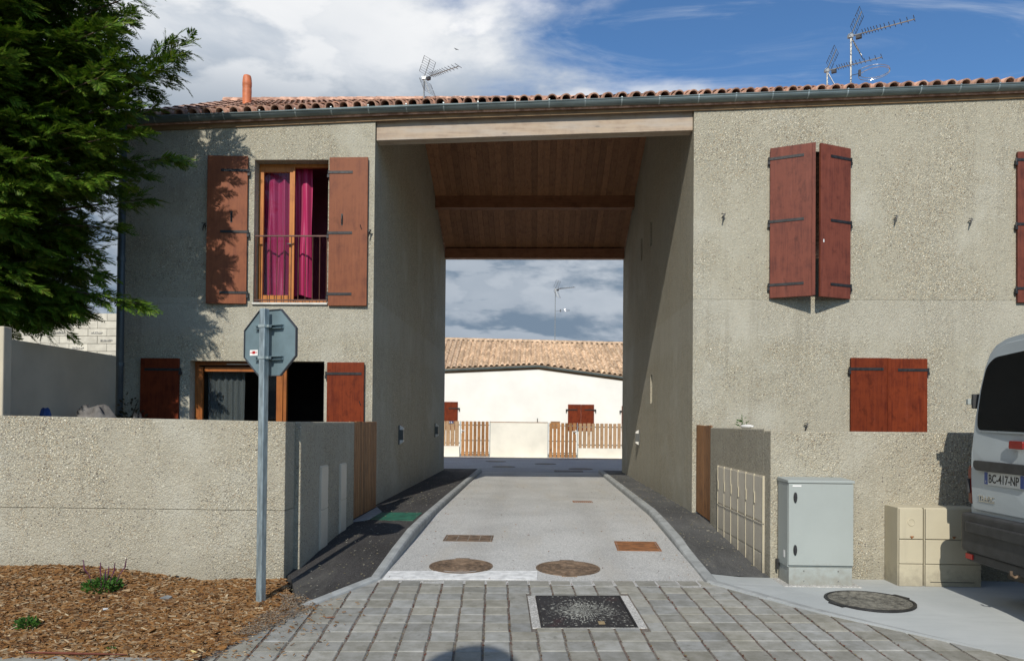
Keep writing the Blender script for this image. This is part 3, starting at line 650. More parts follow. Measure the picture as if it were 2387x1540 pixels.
mb = MB(); panel(mb, XR, HR, -.4, 3.172, YF, YF + .22, [RLW]); panel(mb, XR, HR, 3.1755, 5.7, YF, YF + .22, [RU, RE], ztop=zt); mb.box(XR + .02, HR - .02, YF + .17, YF + .2, 3.16, 3.185)
weld(obj('wall', mb, M_AGG, house))
gab = [(YF + .222, -.4), (YR, -.4), (YR, 5.72), (17.7, 6.7), (15.2, 7.72), (YF + .222, 5.85)]
obj('wall', MB().prism(gab, XL - .2, XL, 'x'), M_AGG, house)
SL = [(14.90, 15.16, 4.93, 5.44), (16.25, 16.50, 4.93, 5.43), (14.78, 15.02, 1.74, 2.31)]
mb = MB(); panel(mb, YF + .222, YR, -.4, 5.6, XR, XR + .2, SL, axis='y'); mb.prism([(YF + .222, 5.6), (YR, 5.6), (YR, 5.72), (17.7, 6.7), (15.2, 7.72), (YF + .222, 5.95)], XR, XR + .2, 'x')
weld(obj('wall', mb, M_AGG, house))
obj('slot_shade', MB().box(XR + .045, XR + .19, 14.7, 16.6, 1.6, 5.5), M_DARKIN, house)  # dark-coloured block put in for the shade inside the slots
obj('wall', MB().box(HL, HL + .2, YF + .222, YR, -.4, 5.6).prism([(YF + .222, 5.6), (YR, 5.6), (15.2, 7.6)], HL, HL + .2, 'x'), M_AGG, house)
obj('wall', MB().box(HL + .2, XL - .2, YR - .2, YR, -.4, 5.7), M_AGG, house)
obj('wall', MB().box(XR + .2, HR, YR - .2, YR, -.4, 5.7), M_AGG, house)
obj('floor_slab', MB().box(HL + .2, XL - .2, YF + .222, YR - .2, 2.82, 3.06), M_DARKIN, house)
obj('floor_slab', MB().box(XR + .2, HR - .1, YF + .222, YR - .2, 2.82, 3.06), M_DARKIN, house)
# dark rooms behind the open windows
def room(x0, x1, y0, y1, z0, z1, mat):
    mb = MB(); mb.box(x0, x1, y1, y1 + .05, z0, z1).box(x0 - .05, x0, y0, y1, z0, z1).box(x1, x1 + .05, y0, y1, z0, z1).box(x0, x1, y0, y1, z1, z1 + .05).box(x0, x1, y0, y1, z0 - .04, z0)
    obj('room_lining', mb, mat, house)
room(-5.6, -2.75, YF + .24, 12.7, 3.12, 5.55, M_PURP)
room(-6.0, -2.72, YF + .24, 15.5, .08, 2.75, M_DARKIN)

# roof, ridge nearly level while the eaves climb
RY, RZ = 15.2, 7.92
def roofz(x, y): return gtop(x) - .02 + (RZ - gtop(x) + .02) * (y - 10.6) / (RY - 10.6)
mb = MB(); n = 12; xs = [HL - .25 + (HR + .1 - HL + .25) * i / n for i in range(n + 1)]
for x in xs: mb.v += [(x, 10.93, gtop(x) + .0), (x, RY, RZ), (x, 20.15, 5.95), (x, 20.15, 5.82), (x, RY, RZ - .13), (x, 10.93, gtop(x) - .10)]
for i in range(n):
    for k in range(6): mb.f.append((6 * i + k, 6 * i + (k + 1) % 6, 6 * i + 6 + (k + 1) % 6, 6 * i + 6 + k)); mb.m.append(0)
mb.f += [tuple(range(6)), tuple(range(6 * n, 6 * n + 6))[::-1]]; mb.m += [0, 0]
roof = obj('roof', mb, M_TILE, house)
def tile_mesh(name, mat, w, L, seg=9, under=True, lift=.030):
    """half-round cover and flat pan in one piece, open and hollow at its lower end"""
    r = w * .37; th = .016; pr = [(-w / 2 - .012, .004), (-r, .0)]
    pr += [(-r * math.cos(math.pi * k / seg), r * .95 * math.sin(math.pi * k / seg) + .006) for k in range(seg + 1)] + [(r, 0), (w / 2 + .004, .006)]
    mb = MB(); n = len(pr)
    for (y, sc, lift) in ((0, 1.0, lift), (L, .88, .0)):
        for (x, z) in pr: mb.v.append((x * sc, y, z * sc + lift))
        if under:
            for (x, z) in pr:
                q = max(0.0, 1 - th / max(r, .01)) if abs(x) <= r + 1e-6 else 1
                mb.v.append((x * sc * q, y, (z * q - (0 if z > .02 else th)) * sc + lift))
    st = 2 * n if under else n
    for i in range(n - 1):
        mb.f.append((i, i + 1, st + i + 1, st + i))
        if under: mb.f.append((n + i, st + n + i, st + n + i + 1, n + i + 1)); mb.f.append((i, n + i, n + i + 1, i + 1))
    mb.m = [0] * len(mb.f)
    me = mb.mesh(name, mat)
    for p in me.polygons: p.use_smooth = len(p.vertices) == 4 and abs(p.normal.y) < .7
    return me
TW = .2065; TE = .36
T_EAVE = tile_mesh('roof_tile', M_TILE, TW, .42); T_LOW = tile_mesh('roof_tile', M_TILE, TW, .42, 6, False, .014)
def basis(xd, sd_):
    n = xd.cross(sd_).normalized(); xx = sd_.cross(n).normalized(); return Matrix((xx, sd_, n)).transposed()
stuff = MB(); ncol = int((HR - HL + .3) / TW)
low_v = [v.co.copy() for v in T_LOW.vertices]; low_f = [tuple(p.vertices) for p in T_LOW.polygons]
def jm(B): return B @ Euler((random.uniform(-.02, .02), random.uniform(-.035, .035), random.uniform(-.03, .03))).to_matrix()
for i in range(ncol):
    x = HL - .2 + TW * (i + .5)
    a = Vector((x, 10.90, gtop(x) + .012)); b = Vector((x, RY, RZ + .01)); sdir = (b - a).normalized(); L = (b - a).length; B = basis(Vector((1, 0, .0325)), sdir)
    for r_ in range(int(L / TE) + 1):
        p = a + sdir * (r_ * TE - .035 + random.uniform(-.008, .008)); Bj = jm(B)
        if r_ < 2 and x < 8.2:
            o = link('roof_tile', T_EAVE, roof, p); o.rotation_euler = Bj.to_euler()
        else: stuff.add([Bj @ v + p for v in low_v], low_f)
    a2 = Vector((x, 20.15, 5.955)); sd2 = (b - a2).normalized(); B2 = basis(Vector((-1, 0, 0)), sd2)
    for r_ in range(int((b - a2).length / TE) + 1):
        p = a2 + sd2 * (r_ * TE - .03); stuff.add([B2 @ v + p for v in low_v], low_f)
obj('roof_tile', stuff, M_TILE, roof, kind='stuff')
mb = MB(); k = int((HR - HL + .3) / .4)
for i in range(k):
    x0 = HL - .25 + i * .4; mb.add([(x0 + dx_, RY + .13 * math.cos(a_), RZ + .02 + .13 * math.sin(a_) * (1 - .1 * (dx_ > .1))) for dx_ in (0, .43) for a_ in [math.pi * j / 6 for j in range(7)]], [(j, j + 1, 8 + j, 7 + j) for j in range(6)])
obj('ridge_tile', mb, M_TILE, roof, kind='stuff')

# gutter, brackets, fascia, soffit
gut = MB(); gr = .072; gy = 10.895; xs = [HL - .22 + (HR + .2 - HL) * i / 30 for i in range(31)]
prof = [(math.cos(a_), math.sin(a_)) for a_ in [math.pi + math.pi * j / 10 for j in range(11)]]
for x in xs:
    for (c_, s_) in prof: gut.v.append((x, gy + gr * c_, gtop(x) + gr * s_ * 1.05))
    for (c_, s_) in prof[::-1]: gut.v.append((x, gy + (gr - .006) * c_, gtop(x) + (gr - .006) * s_ * 1.05))
for i in range(30):
    for j in range(22): gut.f.append((22 * i + j, 22 * i + (j + 1) % 22, 22 * i + 22 + (j + 1) % 22, 22 * i + 22 + j)); gut.m.append(0)
gut.f += [tuple(range(11)), tuple(range(660, 671))[::-1]]; gut.m += [0, 0]
gut.tube([(x, gy - gr, gtop(x)) for x in (xs[0], xs[-1])], .011, 8)
gutter = obj('gutter', gut, M_ZINC, house)
def bracket_mesh():
    mb = MB()
    for x in (-.009, .009):
        for (c_, s_) in prof: mb.v.append((x, (gr + .004) * c_, (gr + .004) * s_ * 1.05))
    for j in range(10): mb.f.append((j, j + 1, 12 + j, 11 + j)); mb.m.append(0)
    mb.box(-.010, .010, -gr - .014, -gr + .012, .004, .016)
    return mb.mesh('gutter_bracket', M_ZINCL)
BM = bracket_mesh(); x = HL
while x < HR: link('gutter_bracket', BM, gutter, (x, gy, gtop(x))); x += random.uniform(.50, .57)
def sl(name, x0, x1, y0, y1, a, b, mat, parent=house, bev=0):   # board that follows the climbing eave
    f = lambda x, h: gtop(x) + h
    return obj(name, MB().hexa([(x0, y0, f(x0, a)), (x1, y0, f(x1, a)), (x1, y1, f(x1, a)), (x0, y1, f(x0, a)), (x0, y0, f(x0, b)), (x1, y0, f(x1, b)), (x1, y1, f(x1, b)), (x0, y1, f(x0, b))]), mat, parent, bev)
for i in range(8):
    xa_, xb_ = HL - .22 + (HR - HL + .22) * i / 8, HL - .22 + (HR - HL + .22) * (i + 1) / 8; sl('fascia', xa_, xb_ - .003, 10.972, 10.997, -.158, .0, M_FASC)
# lintel beam, flush between the walls
bb = lambda x: 5.640 + .0292 * x
obj('lintel_beam', MB().hexa([(XL + .006, YF + .06, bb(XL)), (XR - .006, YF + .06, bb(XR)), (XR - .006, YF + .26, bb(XR)), (XL + .006, YF + .26, bb(XL)),
    (XL + .006, YF + .06, gtop(XL) - .10), (XR - .006, YF + .06, gtop(XR) - .10), (XR - .006, YF + .26, gtop(XR) - .10), (XL + .006, YF + .26, gtop(XL) - .10)]), M_LINTEL, house, .006)
obj('ceiling_beam', MB().box(XL, XR, 17.6, 17.8, 6.46, 6.80), M_CBEAM, house, .006)
obj('ceiling_beam', MB().box(XL, XR, 19.58, 19.79, 5.69, 5.95), M_CBEAM, house, .006)
p0, p1 = Vector((0, 14.9, 7.75)), Vector((0, 19.9, 5.885)); sdir = (p1 - p0).normalized(); npl = 35; pw = (XR - XL) / npl
mb = MB().box(-pw / 2 + .002, pw / 2 - .002, 0, (p1 - p0).length, -.0, .02); PL = mb.mesh('ceiling_plank', M_CEIL)
ang = math.atan2(sdir.z, sdir.y)
for i in range(npl):
    o = link('ceiling_plank', PL, house, (XL + pw * (i + .5), p0.y, p0.z + random.uniform(-.003, .003))); o.rotation_euler = (ang, 0, 0)
q0, q1 = Vector((0, 11.0, 5.70)), Vector((0, 15.1, 7.76)); ang2 = math.atan2((q1 - q0).z, (q1 - q0).y)
PL2 = MB().box(-pw / 2 + .002, pw / 2 - .002, .25, (q1 - q0).length, -.0, .02).mesh('ceiling_plank', M_CEIL)
for i in range(npl): o = link('ceiling_plank', PL2, house, (XL + pw * (i + .5), q0.y, q0.z + gtop(XL + pw * i) - 5.93)); o.rotation_euler = (ang2, 0, 0)

# downpipe
dp = obj('downpipe', MB().tube([(-6.24, 10.90, 5.80), (-6.24, 10.9, 3), (-6.24, 10.9, -.05)], .055, 14), M_PIPE, house, smooth=True)
for z in (5.16, 3.73, 2.15, .7): obj('pipe_collar', MB().lathe([(.05, -.03), (.063, -.028), (.063, .028), (.05, .03)], (-6.24, 10.9, z), 16), M_PIPE, dp)

# ---- shutters
def shutter(name_label, xh, z0, z1, wd, side, ang_, mat, straps, strap_len, handle=None, batten=False, catch=None, y=10.985, wh=None):
    """hinge edge at xh; side=+1 the leaf runs to the right, -1 to the left; ang_ opens it towards the street"""
    M = Matrix.Rotation(-side * ang_, 3, 'Z')
    def T(v): return M @ Vector((v.x * side, v.y, v.z)) + Vector((xh, y, 0))
    mb = MB().box(.004, wd, -.038, 0, z0, z1)
    s = obj('shutter', mb.xf(T), mat, house, .004)
    if name_label: s['label'] = name_label
    if batten: obj('batten', MB().box(wd - .022, wd + .026, -.050, -.039, z0 + .004, z1 - .004).xf(T), mat, s, .003)
    for z in straps:
        mb = MB().box(-.012, strap_len, -.046, -.0385, z - .019, z + .019)
        for k in range(4): mb.box(.05 + k * (strap_len - .08) / 3, .062 + k * (strap_len - .08) / 3, -.050, -.046, z - .006, z + .006)
        mb.tube([(-.012, -.030, z - .03), (-.012, -.030, z + .03)], .014, 8); mb.box(-.028, .006, -.042, .0, z - .075, z - .032)
        obj('hinge', mb.xf(T), M_IRON, s)
    if handle:
        hx, hz = handle
        mb = MB().tube([(hx, -.039, hz - .06), (hx, -.062, hz - .055), (hx, -.066, hz), (hx, -.062, hz + .055), (hx, -.039, hz + .06)], .008, 8).box(hx - .014, hx + .014, -.0425, -.0385, hz - .085, hz + .085)
        obj('handle', mb.xf(T), M_IRON, s)
    if catch:
        cx, cz = catch; mb = MB().tube([(cx - .01, -.039, cz + .03), (cx, -.05, cz), (cx + .015, -.046, cz - .035)], .006, 6); obj('catch', mb.xf(T), M_IRON, s)
    if wh: obj('keyhole_plate', MB().box(wh[0] - .009, wh[0] + .009, -.041, -.0385, wh[1] - .022, wh[1] + .022).xf(T), M_WHITE, s)
    return s
SZ = (5.08, 4.155, 3.24)
shutter('faded brown shutter folded back left of the pink curtained window, dappled by tree shade', -4.352, 3.075, 5.30, .605, -1, R(3), M_SHUT2, SZ, .40, (.235, 4.38))
shutter('faded brown shutter folded back right of the pink curtained window', -3.118, 3.05, 5.275, .588, 1, R(1), M_SHUT2, (5.05, 4.14, 3.225), .36, (.205, 4.34), False, (.49, 4.23))
shutter('dark shaded shutter beside the ground floor window', -5.36, .1, 2.25, .585, -1, R(1), M_SHUT, (2.08, .5), .52)
shutter('orange brown shutter lit beside the dark open doorway', -3.118, .1, 2.205, .565, 1, R(2), M_SHUT, (2.035, .5), .53, None, False, (.51, 1.6))
shutter('left leaf of the half closed upper shutter pair, pushed ajar', 3.435, 3.185, 5.392, .60, 1, R(23), M_SHUTU, (5.23, 4.305, 3.375), .47, None, True)
shutter('right leaf of the half closed upper shutter pair, pushed ajar', 4.585, 3.175, 5.385, .575, -1, R(24), M_SHUTU, (5.22, 4.29, 3.365), .39, None, False, None, 10.985, (.52, 3.98))
shutter(None, 4.602, 1.0, 2.318, .555, 1, 0, M_SHUT, (2.155,), .47, None, True)
shutter(None, 5.71, 1.0, 2.31, .545, -1, 0, M_SHUT, (2.145,), .43)
shutter('upper shutter cut by the edge of the picture', 6.99, 3.135, 5.335, .58, 1, 0, M_SHUTU, (5.215, 4.275, 3.34), .42, None, True)
shutter(None, 8.15, 3.135, 5.335, .565, -1, 0, M_SHUTU, (5.215, 4.275, 3.34), .42)
def stay(x, z, m=1):
    obj('shutter_stay', MB().tube([(x, YF + .01, z), (x, YF - .06, z)], .007, 6).box(x - .030 * m if m > 0 else x - .03, x + .03, YF - .066, YF - .056, z + .02, z + .028).tube([(x + .024 * m, YF - .061, z + .024), (x + .004 * m, YF - .061, z - .01), (x - .014 * m, YF - .061, z - .085)], [.010, .012, .007], 6), M_IRON, house)
for x, z, m in ((2.745, 4.40, 1), (5.245, 4.37, 1), (6.32, 4.33, 1), (-5.01, 4.26, 1), (-2.50, 4.16, 1)): stay(x, z, m)

# ---- upper left window: frame, fixed sash, open sash, glass
def frame(x0, x1, z0, z1, y0, y1, t_, name, mat, parent, bev=.004):
    mb = MB().box(x0, x0 + t_, y0, y1, z0, z1).box(x1 - t_, x1, y0, y1, z0, z1).box(x0 + t_, x1 - t_, y0, y1, z1 - t_, z1).box(x0 + t_, x1 - t_, y0, y1, z0, z0 + t_)
    return obj(name, mb, mat, parent)
fr = frame(UW[0] + .002, UW[1] - .002, UW[2] + .015, UW[3] - .002, 11.19, 11.25, .05, 'window_frame', M_FRAME, house)
sa = frame(-4.262, -3.715, 3.17, 5.205, 11.175, 11.225, .072, 'sash', M_FRAME, fr)
obj('mullion_strip', MB().box(-3.731, -3.705, 11.16, 11.174, 3.17, 5.205), M_FRAME, fr)
pn = obj('pane', MB().box(-4.19, -3.787, 11.195, 11.201, 3.242, 5.133), M_GLASS, fr)
obj('window_handle', MB().tube([(-3.75, 11.17, 4.02), (-3.75, 11.13, 4.02), (-3.80, 11.13, 4.02)], .008, 6), M_CHROME, fr)
obj('window_sill', MB().box(UW[0] - .01, UW[1] + .01, 10.965, 11.10, 3.068, 3.099), M_METAL, house, .003)
rl = obj('guard_rail', MB().box(UW[0] + .002, UW[1] - .002, 11.025, 11.045, 4.105, 4.125).box(UW[0] + .002, UW[1] - .002, 11.025, 11.045, 3.135, 3.155), M_RAIL, house)
for i in range(11):
    x = UW[0] + .02 + (UW[1] - UW[0] - .04) * i / 10
    obj('bar', MB().tube([(x, 11.035, 3.095), (x, 11.035, 4.115)], .0065 if 0 < i < 10 else .009, 6), M_RAIL, rl)
# ---- lower left glazed door
fd = frame(LW[0] + .002, -3.80, LW[2], LW[3] - .002, 11.17, 11.24, .055, 'door_frame', M_FRAME_SHADED, house)
obj('sash', MB().box(-5.16, -5.09, 11.155, 11.205, .19, 2.14).box(-3.945, -3.85, 11.145, 11.205, .19, 2.14).box(-5.06, -3.945, 11.155, 11.205, 2.07, 2.14).box(-5.06, -3.945, 11.155, 11.205, .19, .30), M_FRAME_SHADED, fd)
obj('pane', MB().box(-5.06, -3.945, 11.178, 11.184, .30, 2.07), M_GLASS, fd)
obj('vent_strip', MB().box(-4.72, -4.38, 11.155, 11.168, 2.175, 2.19), M_METAL, fd)
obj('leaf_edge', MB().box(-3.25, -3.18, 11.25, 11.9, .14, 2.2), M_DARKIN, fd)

# curtains hang inside, things of their own
def curtain(name, label, x0, x1, z0, z1, y, amp, waves, mat, pinch=0.0, hem=0.0):
    mb = MB(); nx, nz = 60, 24
    for j in range(nz + 1):
        v = j / nz; z = z0 + (z1 - z0) * v
        for i in range(nx + 1):
            u = i / nx; wv = math.sin(u * waves * 6.28 + .8 * math.sin(v * 3 + u * 4)) + .22 * math.sin(u * waves * 15 + v * 2) + .25 * math.sin(v * 9 + u * 6)
            k = 1 - pinch * math.sin(math.pi * min(1, max(0, (v - .1) / .8))) ** 2
            xx = x0 + (x1 - x0) * (u * k + (1 - k) * .35)
            mb.v.append((xx, y + amp * wv * (1.15 - .35 * v), z + hem * math.sin(u * 5) * (1 - v)))
    for j in range(nz):
        for i in range(nx): mb.f.append((j * (nx + 1) + i, j * (nx + 1) + i + 1, (j + 1) * (nx + 1) + i + 1, (j + 1) * (nx + 1) + i)); mb.m.append(0)
    o = obj(name, mb, mat, None, smooth=True); return tag(o, label, 'curtain', None)
curtain('curtain', 'magenta satin curtain behind the closed left pane of the upper window', -4.255, -3.84, 3.20, 5.20, 11.31, .034, 2.2, M_CURT, 0, .03)
curtain('curtain', 'narrow magenta satin curtain hanging in the open right half of the upper window', -3.765, -3.50, 3.26, 5.24, 11.36, .034, 1.3, M_CURT, .06, .02)
curtain('net_curtain', 'thin grey net curtain behind the ground floor glass door', -5.08, -4.50, .35, 2.12, 11.32, .022, 6, M_NET)

# ---- lamps on the passage walls
def sconce(label, xw, s, y, z):
    root = thing('wall_light', label, 'wall light', (xw, y, z - .16), 'box lamps on the passage walls')
    X_ = lambda a, b: (min(xw + s * a, xw + s * b), max(xw + s * a, xw + s * b))
    a, b = X_(0, .085)
    obj('housing', MB().box(a, b, y - .05, y + .05, z - .09, z + .09), M_LIGHTG, root, .004)
    obj('back_plate', MB().box(*X_(0, .02), y - .06, y + .06, z - .17, z + .17), M_LIGHTG, root)
    for k in (1, -1):
        mb = MB(); z0_, z1_ = (z + .092, z + .165) if k > 0 else (z - .165, z - .092)
        zz = (z1_ if k > 0 else z0_); zi = (z0_ if k > 0 else z1_)
        pr = [(xw + s * .022, zi), (xw + s * .085, zi), (xw + s * .085, zi + k * .03), (xw + s * .022, zz)]
        mb.prism(pr, y - .05, y + .05, 'y'); obj('diffuser', mb, M_LIGHTW, root)
sconce('box lamp on the shaded left passage wall, nearer the street', XL, 1, 13.2, 1.09)
sconce('box lamp on the shaded left passage wall, at its far end', XL, 1, 17.95, 1.12)
sconce('box lamp on the sunlit strip of the right passage wall', XR, -1, 16.55, 1.02)
for x, z, m in ((3.96, 1.33, 1), (6.49, 1.34, 1)): stay(x, z, m)

# ------------------------------------------------------------------ low walls, garden wall, gates
lw = thing('low_wall', 'low pebble concrete wall behind the bark chips, with two meter doors in its shaded side', 'wall', (-3.7, 7.05, -.3))
lt = lambda x: 1.355 - .0132 * (x + 5.13)
def sloped(mb, x0, x1, y0, y1, z0, f):
    return mb.hexa([(x0, y0, z0), (x1, y0, z0), (x1, y1, z0), (x0, y1, z0), (x0, y0, f(x0)), (x1, y0, f(x1)), (x1, y1, f(x1)), (x0, y1, f(x0))])
obj('wall_base', MB().box(-5.13, -2.36, 6.9315, 7.21, -.45, .475), M_AGG2, lw, .006)
mb = MB(); sloped(mb, -5.13, -2.36, 6.93, 7.21, .4785, lt); obj('wall_top', mb, M_AGG2, lw, .006)
obj('side_wall', MB().box(-2.56, -2.302, 7.212, 9.37, -.45, 1.318), M_AGG2, lw, .012)
mb = MB()
for x, z in ((-3.62, .452), (-4.55, .45), (-2.62, .455), (-3.0, 1.18), (-4.2, 1.16)):
    mb.v_ = 0; vs = []; n = 16
    for rr, dpt in ((.030, 6.9315), (.028, 6.927), (.020, 6.927), (.018, 6.9315)): vs += [(x + rr * math.cos(6.283 * k / n), dpt, z + rr * math.sin(6.283 * k / n)) for k in range(n)]
    mb.add(vs, [(r_ * n + k, r_ * n + (k + 1) % n, (r_ + 1) * n + (k + 1) % n, (r_ + 1) * n + k) for r_ in range(3) for k in range(n)])
obj('tie_hole_ring', mb, M_AGG2, lw, kind='stuff')
rw = thing('low_wall', 'low pebble concrete wall behind the grey cabinet and the cream boxes', 'wall', (6, 7.6, -.3))
obj('wall_body', MB().box(2.36, 12.0, 7.49, 7.71, -.45, 1.268), M_AGG2, rw, .012)
obj('side_wall', MB().box(2.362, 2.58, 7.712, 10.05, -.45, 1.285), M_AGG2, rw, .012)
gw = thing('garden_wall', 'tall cream rendered garden wall with an end pillar under the conifer', 'wall', (-6.1, 9, -.2))
obj('wall_body', MB().box(-6.42, -6.2, 7.68, 10.74, -.3, 2.262), M_RENDER, gw, .01)
obj('pillar', MB().box(-6.35, -5.56, 7.55, 7.678, -.3, 2.29), M_RENDER, gw, .012)
tag(obj('boundary_wall', MB().box(-9.5, -5.136, 6.96, 7.16, -.45, 1.352), simple('warm_cream_render', (.70, .56, .36), .9, 0, .05, 2.0, bmp=.2, bscale=150), None, .008), 'warm cream rendered wall butting against the left end of the low pebble wall', 'wall')

def board_gate(name, label, x, y0, y1, z0f, z1, n, side):
    root = thing(name, label, 'gate', (x, (y0 + y1) / 2, z0f((y0 + y1) / 2)))
    w_ = (y1 - y0) / n
    for i in range(n):
        a = y0 + w_ * i + .004; b = y0 + w_ * (i + 1) - .004
        obj('board', MB().box(x - .012, x + .012, a, b, z0f(a), z1 + random.uniform(-.004, .004)), M_GATE, root, .003)
    obj('rail', MB().box(x - side * .05 - .015, x - side * .05 + .020, y0 + .03, y1 - .03, .28, .36), M_GATE, root); obj('rail', MB().box(x - side * .05 - .015, x - side * .05 + .020, y0 + .03, y1 - .03, 1.0, 1.08), M_GATE, root)
    return root
board_gate('side_gate', 'upright plank gate at the left passage corner beside the two meter doors', -2.372, 9.39, 10.97, lambda y: .055, 1.322, 15, 1)
board_gate('side_gate', 'upright plank gate at the right passage corner beside the six meter doors', 2.385, 10.07, 10.97, lambda y: itp(y, [10, 11], [.02, .055]), 1.312, 9, -1)

# ------------------------------------------------------------------ meter doors and cabinets
def slim_meter(label, y0, y1, z0, z1):
    x = -2.302; root = thing('meter_box', label, 'meter box', (x, (y0 + y1) / 2, z0), 'slim meter doors in the left wall')
    obj('frame', MB().box(x - .08, x + .006, y0, y1, z0, z1), M_CREAM2, root, .003)
    m_ = (z0 + z1) / 2 - .02
    obj('door', MB().box(x + .0065, x + .016, y0 + .012, y1 - .012, m_ + .005, z1 - .012), M_CREAM2, root, .003); obj('door', MB().box(x + .0065, x + .016, y0 + .012, y1 - .012, z0 + .012, m_ - .005), M_CREAM2, root, .003)
slim_meter('slim beige meter door in the left side wall, nearer the bark chips', 7.86, 8.15, -.06, .845)
slim_meter('slim beige meter door in the left side wall, next to the plank gate', 8.665, 8.95, .0, .825)
mx = 2.362; mc = thing('meter_cabinet', 'row of six beige meter doors over six lower doors in the right side wall', 'meter cabinet', (mx, 8.62, -.2))
Y0, Y1, NC = 7.685, 9.56, 6; cw = (Y1 - Y0) / NC
obj('carcass', MB().box(mx - .006, mx + .1, Y0 - .01, Y1 + .01, -.35, .805), M_CREAM2, mc)
for i in range(NC):
    a, b = Y0 + cw * i, Y0 + cw * (i + 1)
    d = obj('door', MB().box(mx - .018, mx - .0065, a + .016, b - .016, .335, .79), M_CREAM2, mc, .003)
    obj('handle', MB().box(mx - .028, mx - .0185, b - .046, b - .030, .50, .62), M_CREAM, d, .003)
    d = obj('door', MB().box(mx - .016, mx - .0065, a + .016, b - .016, .015, .295), M_CREAM2, mc, .003)
    obj('plinth', MB().box(mx - .013, mx - .0065, a + .014, b - .014, -.3, -.005), M_CREAM2, mc, .002)
for i in range(NC + 1):
    y = Y0 + cw * i; obj('rib', MB().box(mx - .0235, mx - .0065, y - .007, y + .007, .315, .805).box(mx - .0215, mx - .0065, y - .007, y + .007, -.3, .30), M_CREAM, mc, .003)
obj('ledge', MB().box(mx - .021, mx - .0065, Y0 + .0105, Y1 - .0105, .301, .314), M_CREAM2, mc)

cb = thing('street_cabinet', 'pale grey metal street cabinet with two black locks before the low wall', 'cabinet', (2.73, 7.3, -.21))
obj('body', MB().box(2.425, 3.04, 7.175, 7.46, -.03, .775), M_CAB, cb, .006)
obj('cap', MB().hexa([(2.418, 7.145, .776), (3.047, 7.145, .776), (3.047, 7.468, .776), (2.418, 7.468, .776), (2.418, 7.145, .802), (3.047, 7.145, .802), (3.047, 7.468, .815), (2.418, 7.468, .815)]), M_CAB, cb, .005)
dr = obj('door', MB().box(2.427, 3.038, 7.152, 7.172, -.008, .770), M_CAB, cb, .005)
for z in (.640, .140):
    obj('lock', MB().prism([(2.487 + .017 * math.cos(a_) , z + .050 * math.sin(a_) ) for a_ in [6.283 * k / 16 for k in range(16)]], 7.136, 7.151, 'y').box(2.479, 2.495, 7.126, 7.137, z - .040, z + .018), M_BLACK, dr, .003)
obj('nameplate', MB().box(2.462, 2.545, 7.1495, 7.1515, .742, .756), M_WHITE, dr)
pl = obj('plinth', MB().box(2.435, 3.032, 7.165, 7.458, -.30, -.031), M_CAB, cb, .004)
for x in (2.575, 2.90):
    for z in (-.06, -.155): obj('bolt', MB().prism([(x + .007 * math.cos(a_), z + .007 * math.sin(a_)) for a_ in [6.283 * k / 8 for k in range(8)]], 7.160, 7.166, 'y'), M_CHROME, pl)
obj('side_label', MB().box(2.423, 2.4248, 7.25, 7.29, .05, .12), M_WHITE, cb); obj('wall_clip', MB().box(2.405, 2.42, 7.42, 7.47, -.1, 0.0), M_BLACK, cb)
obj('concrete_plinth', MB().box(2.37, 3.10, 7.09, 7.485, -.35, -.193), M_SURR, cb, .01)

def cream_box(label, x0, x1, bottom, locks, dial=False):
    root = thing('meter_box', label, 'meter box', ((x0 + x1) / 2, 7.35, bottom), 'cream floor standing meter boxes')
    obj('body', MB().box(x0, x1, 7.22, 7.487, bottom, .548), M_CREAM, root, .006)
    d = obj('door', MB().box(x0 + .006, x1 - .006, 7.198, 7.217, .252, .540), M_CREAM, root, .004)
    obj('lower_panel', MB().box(x0 + .006, x1 - .006, 7.198, 7.217, .016, .244), M_CREAM, root, .004)
    obj('base_panel', MB().box(x0 + .006, x1 - .006, 7.20, 7.217, bottom + .01, .010), M_CREAM, root, .004)
    for x in locks: obj('lock', MB().prism([(x + .009 * math.cos(a_), .268 + .009 * math.sin(a_)) for a_ in [6.283 * k / 10 for k in range(10)]], 7.188, 7.199, 'y').box(x - .018, x + .018, 7.186, 7.19, .274, .280), M_RUST, d)
    if dial:
        n = 20; vs = []
        for rr, yy in ((.036, 7.1978), (.034, 7.193), (.029, 7.193), (.027, 7.1978)): vs += [((x0 + x1) / 2 + rr * math.cos(6.283 * k / n), yy, .41 + rr * math.sin(6.283 * k / n)) for k in range(n)]
        obj('dial_ring', MB().add(vs, [(r_ * n + k, r_ * n + (k + 1) % n, (r_ + 1) * n + (k + 1) % n, (r_ + 1) * n + k) for r_ in range(3) for k in range(n)]), M_CREAM, d)
    else: obj('vent_slot', MB().box(x0 + .05, x1 - .07, 7.1985, 7.2005, bottom + .05, bottom + .056), M_BLACK, root)
    return root
cream_box('narrow cream meter box with a round dial mark on its upper door', 3.485, 3.718, -.21, (3.605,), True)
cream_box('wide cream meter box half in the shadow of the van', 3.732, 4.265, -.21, (4.0,))

